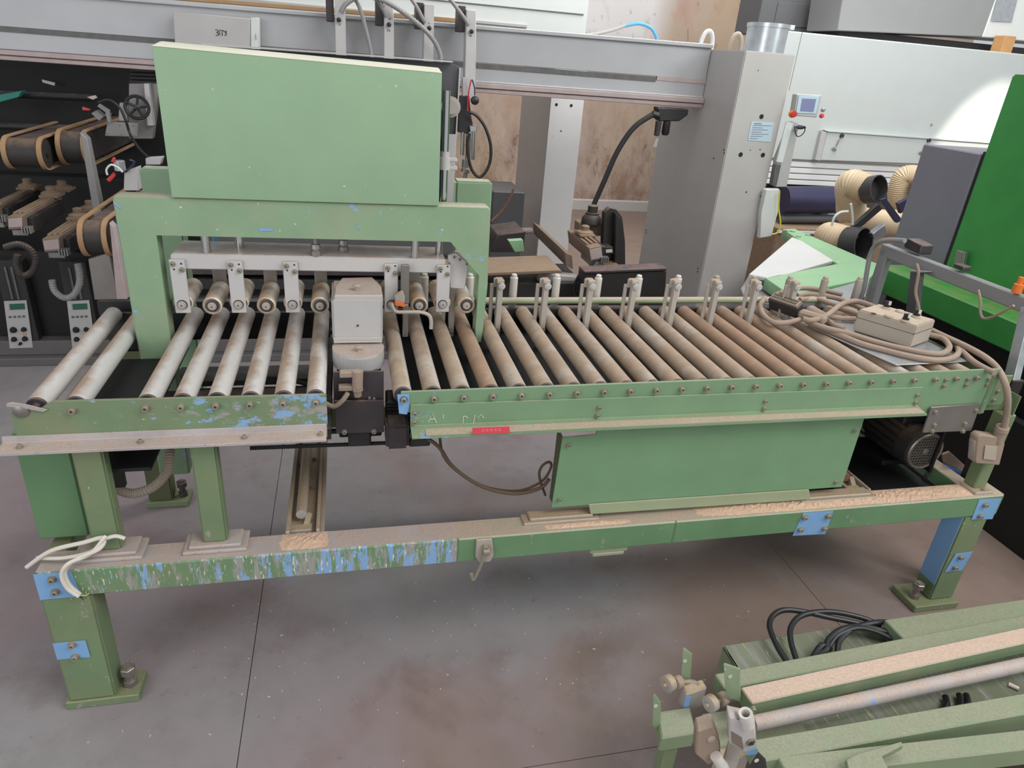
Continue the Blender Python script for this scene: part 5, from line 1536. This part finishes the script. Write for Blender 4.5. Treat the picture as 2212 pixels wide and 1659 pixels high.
B().plate(F([(1770, 281), (1781, 284), (1767, 346), (1755, 344)], Y=YW), (0, -0.036, 0), 0.002).obj('side_ledge', M['panel'], WM)
for u, v in ((1818, 293), (2006, 303)):
    q = at(u, v, Y=YW - 0.03)
    B().lathe(q, (0, -1, 0), [(0, 0.018), (0.012, 0.018), (0.014, 0.010), (0.016, 0.0)], 16).obj('lock', M['dark'], dr)
    b = B().tube([q + V((0, -0.012, 0)), q + V((-0.02, -0.014, -0.04)), q + V((-0.035, -0.014, -0.10)), q + V((-0.03, -0.014, -0.05)), q + V((-0.008, -0.014, -0.015))], 0.0025, 5)
    b.obox(q + V((-0.045, -0.012, -0.115)), (0.045, 0.004, 0.02), Matrix.Rotation(0.4, 3, 'Y'), 0.001)
    b.obj('key_chain', M['steel'], dr)
q = at(2012, 270, Y=YW)
B().cyl(q, q - V((0, 0.001, 0)), 0.014, 14).obj('hole', M['midgrey'], WM)
vs = [353, 366, 379, 392, 404]
for k in range(4):
    a, c = at(1800, vs[k] + 1.2, Y=YW).z, at(1800, vs[k + 1] - 1.2, Y=YW).z
    B().box(xl3, 7.4, YW + 0.01, YW + 0.03, c, a, 0.003).obj('slat', M['whitebright'], WM)
B().box(xl3, 7.4, YW + 0.03, YW + 0.06, at(1800, 404, Y=YW).z, zb3).obj('slat_backing', M['panel'], WM)
B().box(xl3 + 0.3, 7.4, YW + 0.25, 5.2, 0.0, zb3, 0.006).obj('under_housing', M['darkgrey'], WM)
for x in (xl3 + 0.05, 4.25, 6.0):
    B().box(x, x + 0.09, YW + 0.05, YW + 0.16, 0, zb3, 0.004).obj('support_leg', M['midgrey'], WM)
nr = thing('film_roll', 'navy wrapped roll lying below the white machine beside the grey column', 'roll', (3.9, 4.1, 0.6))
a, c = at(1690, 432, Y=3.8), at(1778, 430, Y=3.8)
B().cyl(a, c + V((0.2, 0, 0)), 0.115, 22).obj('roll', M['navy'], nr)
B().cyl(a - V((0, 0.03, 0.16)), c + V((0.25, -0.03, -0.16)), 0.035, 14).obj('crumpled_edge', M['darkgrey'], nr)
B().box(a.x - 0.1, c.x + 1.6, 3.62, 3.97, 0.0, a.z - 0.2, 0.01).obj('pallet_stack', M['bdust'], nr)
B().box(a.x - 0.1, c.x + 0.5, 3.6, 3.64, at(1740, 505, Y=3.6).z, at(1740, 500, Y=3.6).z).obj('white_lath', M['white'], nr)
TD = thing('display_machine', 'grey and white machine head with small display on top of the white machine', 'machine', at(2000, 60, Y=4.3))
g_ = F([(1826, -40), (2165, -40), (2122, 80), (1808, 66)], Y=4.25)
B().plate(g_, (0, 0.45, 0), 0.006).obj('grey_cover', M['midgrey'], TD)
w_ = F([(2165, -40), (2330, -40), (2300, 96), (2122, 80)], Y=4.245)
B().plate(w_, (0, 0.45, 0), 0.006).obj('white_side', M['white'], TD)
B().plate(F([(2160, -30), (2205, -30), (2185, 48), (2140, 46)], Y=4.24), (0, -0.004, 0), 0.002).obj('display', M['galv'], TD)
zz4 = g_[3].z
B().box(g_[3].x + 0.1, 7.2, 4.35, 4.7, zt3, zz4 + 0.02, 0.003).obj('dark_base', M['dark'], TD)
q = at(2168, 98, Y=4.15)
tag(B().box(q.x - 0.06, q.x + 0.06, 4.10, 4.22, zt3, at(2168, 80, Y=4.15).z + 0.01, 0.003).obj('wood_block', M['wood']), 'raw wooden block under the grey and white machine head', 'block')
DK = thing('dark_cabinet', 'dark grey cabinet with door behind the duct collar', 'cabinet', (3.6, 5.0, 2.1))
g_ = F([(1655, -40), (1850, -40), (1850, 72), (1640, 60)], Y=4.8)
B().plate([(g_[0].x, 4.8, zt3), (g_[1].x, 4.8, zt3), (g_[1].x, 4.8, 2.7), (g_[0].x, 4.8, 2.7)], (0, 0.4, 0), 0.005).obj('body', M['darkgrey'], DK)
B().plate(F([(1681, 4), (1840, 16), (1840, 62), (1670, 58)], Y=4.797), (0, -0.006, 0), 0.003).obj('door', M['darkgrey'], DK)
WC = thing('white_cover', 'long white machine cover with grooves behind the gantry beam', 'machine cover', (0.6, 3.9, 1.9))
xr5 = at(1268, 40, Y=3.7).x
B().box(-0.9, xr5, 3.7, 4.1, 1.85, 2.5, 0.005).obj('cover', M['white'], WC)
za, zb_2 = at(1100, 16, Y=3.7).z, at(1100, 50, Y=3.7).z
B().box(-0.9, xr5 - 0.03, 3.694, 3.7, za - 0.004, za + 0.004).obj('groove', M['strip'], WC)
B().box(-0.9, at(1138, 54, Y=3.7).x, 3.685, 3.7, zb_2 - 0.02, zb_2, 0.002).obj('rail', M['panel'], WC)
B().box(-0.9, xr5, 3.7, 3.76, 0.0, 0.02).obj('foot', M['dark'], WC)
for x in (-0.8, 0.55):
    B().box(x, x + 0.08, 3.9, 4.0, 0.0, 1.86).obj('stand_post', M['midgrey'], WC)

# operator panel on a stand beside the column
HM = thing('operator_panel', 'small operator panel with touch screen and buttons right of the grey column', 'control panel', at(1700, 400, Y=2.35))
yh = 2.33
B().plate(F([(1722, 203), (1776, 206), (1765, 254), (1714, 250)], Y=yh), (0, 0.05, 0), 0.004).obj('enclosure', M['panel'], HM)
B().plate(F([(1725, 207), (1770, 208), (1762, 246), (1719, 244)], Y=yh - 0.001), (0, -0.003, 0), 0.001).obj('bezel', M['paleblue'], HM)
B().plate(F([(1733, 213), (1763, 214), (1757, 242), (1728, 240)], Y=yh - 0.0045), (0, -0.001, 0)).obj('screen', M['screen'], HM)
q = at(1711, 246, Y=yh + 0.02)
B().lathe(q, (-0.3, -1, 0), [(0, 0.022), (0.012, 0.022), (0.014, 0.012), (0.022, 0.012)], 16).obj('yellow_collar', M['orange'], HM)
B().lathe(q + V((0, -0.016, 0)), (-0.3, -1, 0), [(0, 0.012), (0.008, 0.019), (0.018, 0.017), (0.02, 0.0)], 16).obj('stop_button', M['redplastic'], HM)
for u, v, m in ((1776, 237, 'galv'), (1773, 250, 'red')):
    B().lathe(at(u, v, Y=yh + 0.01), (0.2, -1, 0), [(0, 0.013), (0.01, 0.013), (0.018, 0.010), (0.02, 0.0)], 14).obj('push_button', M[m], HM)
B().plate(F([(1712, 262), (1727, 268), (1700, 404), (1676, 404), (1679, 345)], Y=2.36), (0, 0.05, 0), 0.004).obj('stand_profile', M['panel'], HM)
B().plate(F([(1699, 261), (1714, 266), (1691, 352), (1677, 350)], Y=2.35), (0, 0.01, 0), 0.002).obj('white_plate', M['white'], HM)
B().plate(F([(1676, 356), (1688, 355), (1678, 402), (1668, 400)], Y=2.35), (0, 0.04, 0), 0.003).obj('clip_strip', M['strip'], HM)
B().tube(F([(1716, 272), (1720, 292), (1728, 294), (1738, 284), (1738, 272)], Y=2.31), 0.003, 6).obj('cable_loop', M['rubber'], HM)
B().lathe(at(1728, 275, Y=2.33), (1, 0, 0), [(-0.03, 0.004), (-0.01, 0.012), (0.01, 0.012), (0.04, 0.004)], 12).obj('clamp_lever', M['navy'], HM)
B().plate(F([(1654, 408), (1686, 408), (1680, 460), (1668, 512), (1640, 516), (1645, 460)], Y=2.34), (0, 0.04, 0), 0.008).obj('lower_housing', M['white'], HM)
tag(B().tube(F([(1684, 412), (1682, 450), (1686, 480), (1680, 502), (1666, 506)], Y=2.31), 0.005, 6).obj('yellow_cable', M['yellow']), 'thin yellow and white cable bundle below the operator panel', 'cable')


# corrugated duct hoses
def duct(lab, pts, r, sleeve=None):
    T = thing('duct_hose', lab, 'hose', pts[0], 'beige corrugated hoses')
    B().tube(pts, r, 20, 26, rib=0.028).obj('corrugated_hose', M['hosebeige'], T)
    if sleeve:
        c, ax_, rr, ln = sleeve
        lo = min(pts, key=lambda p: p.z)
        B().box(lo.x - 0.02, lo.x + 0.02, lo.y + 0.05, lo.y + 0.09, 0.0, lo.z, 0.003).obj('stand_post', M['dark'], T)
        B().lathe(c, ax_, [(0, rr), (ln, rr), (ln, rr * 0.93), (0.02, rr * 0.93), (0.02, 0.0001)], 26).obj('sleeve', M['hosein'], T)


yd = 2.55
c0 = at(1876, 412, Y=yd)
duct('beige corrugated hose with open dark sleeve, left of the slate cabinet', [c0 + V((0.02, 0.03, 0)), c0 + V((-0.05, 0.12, 0.02)), at(1838, 425, Y=2.72), at(1845, 470, Y=2.75), at(1895, 482, Y=2.75), at(1960, 480, Y=2.8), at(2010, 470, Y=2.9)], 0.098,
     (c0 + V((0.005, 0.02, 0)), (0.25, -0.93, 0.28), 0.093, 0.09))
c1 = at(1975, 400, Y=2.75)
duct('beige corrugated hose arching up behind the slate cabinet', [at(1985, 385, Y=2.8), at(1955, 385, Y=2.85), at(1945, 420, Y=2.85), at(1958, 455, Y=2.85), at(1990, 490, Y=2.85)], 0.085, (at(1978, 405, Y=2.75), (0.4, -0.9, 0.1), 0.08, 0.08))
c2 = at(1848, 528, Y=2.35)
duct('lowest beige hose with wide black sleeve above the mint green frame', [c2 + V((0, 0.05, 0)), c2 + V((-0.06, 0.2, 0)), at(1815, 520, Y=2.6), at(1840, 500, Y=2.75)], 0.10, (c2 + V((-0.02, 0.06, -0.01)), (0.35, -0.9, 0.2), 0.112, 0.12))
SF = thing('strut_frame', 'dark blue-black angle struts between the duct hoses', 'frame', at(1900, 470, Y=2.45))
B().plate(F([(1902, 432), (1914, 428), (1950, 476), (1938, 482)], Y=2.42), (0, 0.03, 0), 0.002).obj('strut', M['navy'], SF)
B().plate(F([(1840, 492), (1852, 498), (1906, 452), (1898, 440)], Y=2.42), (0, 0.03, 0), 0.002).obj('strut', M['dark'], SF)
B().plate(F([(1940, 440), (1962, 428), (1962, 450), (1946, 462)], Y=2.45), (0, 0.03, 0), 0.002).obj('strut', M['navy'], SF)
tag(B().tube(F([(1797, 488), (1802, 470), (1815, 459), (1832, 457)], Y=2.4), 0.008, 6).obj('white_strap', M['whitebright']), 'white strap end standing up left of the dark struts', 'strap')
tag(B().tube(F([(1838, 440), (1842, 480), (1838, 505), (1824, 522), (1810, 528)], Y=2.44), 0.008, 6).obj('white_strap', M['whitebright']), 'white strap hanging in front of the duct sleeves', 'strap')
tag(B().plate(F([(1885, 505), (1912, 485), (1918, 505), (1905, 515), (1888, 518)], Y=2.3), (0, 0.05, 0), 0.004).obj('crumpled_sheet', M['galv']), 'crumpled bright metal scrap beside the lowest hose', 'scrap')
# slate cabinet and green machine at the right
SL = thing('slate_cabinet', 'slate grey cabinet behind the green machine at right', 'cabinet', (3.3, 1.6, 0))
B().box(3.02, 3.9, 1.425, 1.82, 0.0, at(2000, 312, X=3.02).z, 0.005).obj('body', M['greygun'], SL)
GM = thing('green_machine', 'vivid green machine with tall cover and low bed at the right edge', 'machine', (3.2, 0.6, 0))
B().box(3.02, 4.2, -0.6, 1.405, 0.55, at(2185, 160, X=3.02).z, 0.008, 2).obj('tall_cover', M['vivid'], GM)
B().box(3.03, 4.2, 1.405, 1.425, 0.3, at(2185, 160, X=3.02).z - 0.36, 0.002).obj('rubber_edge', M['rubber'], GM)
fz = at(1893, 571, X=2.72)
fb = at(1880, 622, X=2.72)
B().plate([(2.72, fz.y, fb.z), (2.72, fz.y, fz.z), (2.72, 0.1, fz.z), (2.72, 0.1, fb.z)], (0.295, 0, 0), 0.006).obj('low_bed', M['vivid'], GM)
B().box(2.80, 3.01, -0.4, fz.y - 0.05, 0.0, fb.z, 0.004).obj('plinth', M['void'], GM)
B().plate(F([(2066, 540), (2085, 546), (2078, 582), (2058, 576)], X=2.98), (0.02, 0, 0), 0.001).obj('steel_tab', M['steel'], GM)
MF = thing('mint_frame', 'mint green frame around a white board, lying behind the guide posts', 'frame', at(1700, 580, Z=0.85))
P = lambda px: F(px, Z=0.85)
B().plate(P([(1618, 592), (1711, 512), (1825, 556), (1700, 592), (1660, 600)]), (0, 0, -0.02), 0.002).obj('board', M['board'], MF)
B().plate(P([(1690, 495), (1716, 494), (1870, 560), (1812, 571)]), (0, 0, -0.06), 0.003).obj('frame_bar', M['mint'], MF)
B().plate(P([(1652, 600), (1700, 591), (1815, 569), (1868, 560), (1905, 572), (1880, 600), (1706, 636)]), (0, 0, -0.06), 0.003).obj('frame_bar', M['mint'], MF)
for u, v in ((1700, 499), (1712, 500), (1725, 511), (1745, 508)):
    q = at(u, v, Z=0.851)
    B().cyl(q, q + V((0, 0, 0.006)), 0.016, 12).obj('bolt', M['mint'], MF)
B().plate(F([(1618, 594), (1652, 602), (1706, 638), (1700, 660), (1610, 648), (1600, 622)], Z=0.78), (0, 0, -0.7), 0.004).obj('base_sheet', M['midgrey'], MF)
B().plate(P([(1740, 640), (1880, 600), (1870, 640), (1800, 660)]), (0, 0, -0.05), 0.003).obj('plastic_wrap', M['galv'], MF)
for px in ((1720, 600), (1840, 580)):
    q = at(*px, Z=0.8)
    B().box(q.x - 0.03, q.x + 0.03, q.y - 0.03, q.y + 0.03, 0, 0.8).obj('stand_leg', M['midgrey'], MF)
# grey barrier frame running away from the rail end
XB = 2.13
BF = thing('barrier_frame', 'grey steel barrier rail with sensor box beside the outfeed end', 'frame', (XB, 0.5, 0))
a, c = at(1905, 526, X=XB), at(2212, 642, X=XB)
t_ = (c - a) / (c - a).length
c = c + t_ * 0.25
hh = V((0, 0, 0.052))
B().plate([a, c, c - hh, a - hh], (0.035, 0, 0), 0.004).obj('rail', M['midgrey'], BF)
a2 = at(1902, 535, X=XB)
B().plate([a2, a2 + V((0, -0.05, 0)), V((XB, a2.y - 0.05, 0.72)), V((XB, a2.y, 0.72))], (0.035, 0, 0), 0.004).obj('rail_post', M['midgrey'], BF)
B().box(XB - 0.005, XB + 0.05, a2.y - 0.06, a2.y + 0.01, 0.0, 0.74, 0.004).obj('lower_post', M['dark'], BF)
for y in (0.14,):
    q0, q1 = at(2205, 660, X=XB), at(2168, 812, X=2.08)
    B().hexa([q0, q0 + V((0, -0.04, 0)), q0 + V((0.03, -0.04, 0)), q0 + V((0.03, 0, 0))], [q1, q1 + V((0, -0.04, 0)), q1 + V((0.03, -0.04, 0)), q1 + V((0.03, 0, 0))], 0.002).obj('rail_post', M['galv'], BF)
    B().box(2.075, 2.125, q1.y - 0.045, q1.y + 0.005, 0.0, q1.z + 0.002, 0.003).obj('lower_post', M['dark'], BF)
q = at(1975, 585, X=XB)
B().plate(F([(1966, 584), (1985, 584), (1975, 676), (1955, 676)], X=XB - 0.05), (0.03, 0, 0), 0.003).obj('hanger', M['darkgrey'], BF)
B().plate(F([(1964, 583), (1994, 586), (1990, 590), (1966, 588)], X=XB - 0.055), (0.05, 0, 0), 0.002).obj('hanger_cap', M['midgrey'], BF)
B().plate(F([(1956, 518), (1962, 514), (1992, 530), (1986, 550), (1951, 534)], X=XB + 0.01), (0.06, 0, 0), 0.004).obj('sensor_box', M['motor'], BF)
B().plate(F([(2060, 568), (2082, 576), (2080, 585), (2058, 577)], X=XB), (0.04, 0, 0), 0.003).obj('end_stop', M['motor'], BF)
B().lathe(at(2195, 632, X=XB), (0, 0, 1), [(0, 0.016), (0.03, 0.016), (0.032, 0.010), (0.055, 0.010)], 14).obj('orange_plug', M['orange'], BF)
tag(B().tube(F([(1955, 520), (1920, 519), (1895, 526), (1880, 550), (1872, 590), (1866, 625), (1858, 645)], X=XB - 0.03), 0.010, 8).obj('grey_conduit', M['midgrey']), 'grey conduit bending down from the sensor box on the barrier rail', 'conduit')
tag(B().tube(F([(1980, 570), (1984, 590), (1978, 630), (1984, 660), (1988, 690)], X=XB - 0.06), 0.006, 8).obj('hanging_lead', M['cable']), 'thin lead hanging beside the hanger under the barrier rail', 'cable')
tag(B().tube(F([(2113, 626), (2118, 650), (2118, 675), (2126, 688), (2150, 682), (2190, 660)], X=XB - 0.04), 0.005, 8).obj('hanging_lead', M['cable']), 'thin lead sagging under the right end of the barrier rail', 'cable')
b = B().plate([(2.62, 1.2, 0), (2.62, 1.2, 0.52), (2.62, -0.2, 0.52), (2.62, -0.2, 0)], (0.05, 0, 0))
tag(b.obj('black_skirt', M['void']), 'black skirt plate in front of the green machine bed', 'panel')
# pale whitewash on the upper wall and a fixing plate
tag(B().plate(F([(1486, 62), (1640, 66), (1640, 110), (1486, 106)], Y=7.199), (0, -0.01, 0)).obj('wall_plate', M['wall']), 'square fixing plate on the wall behind the lifting lugs', 'plate')
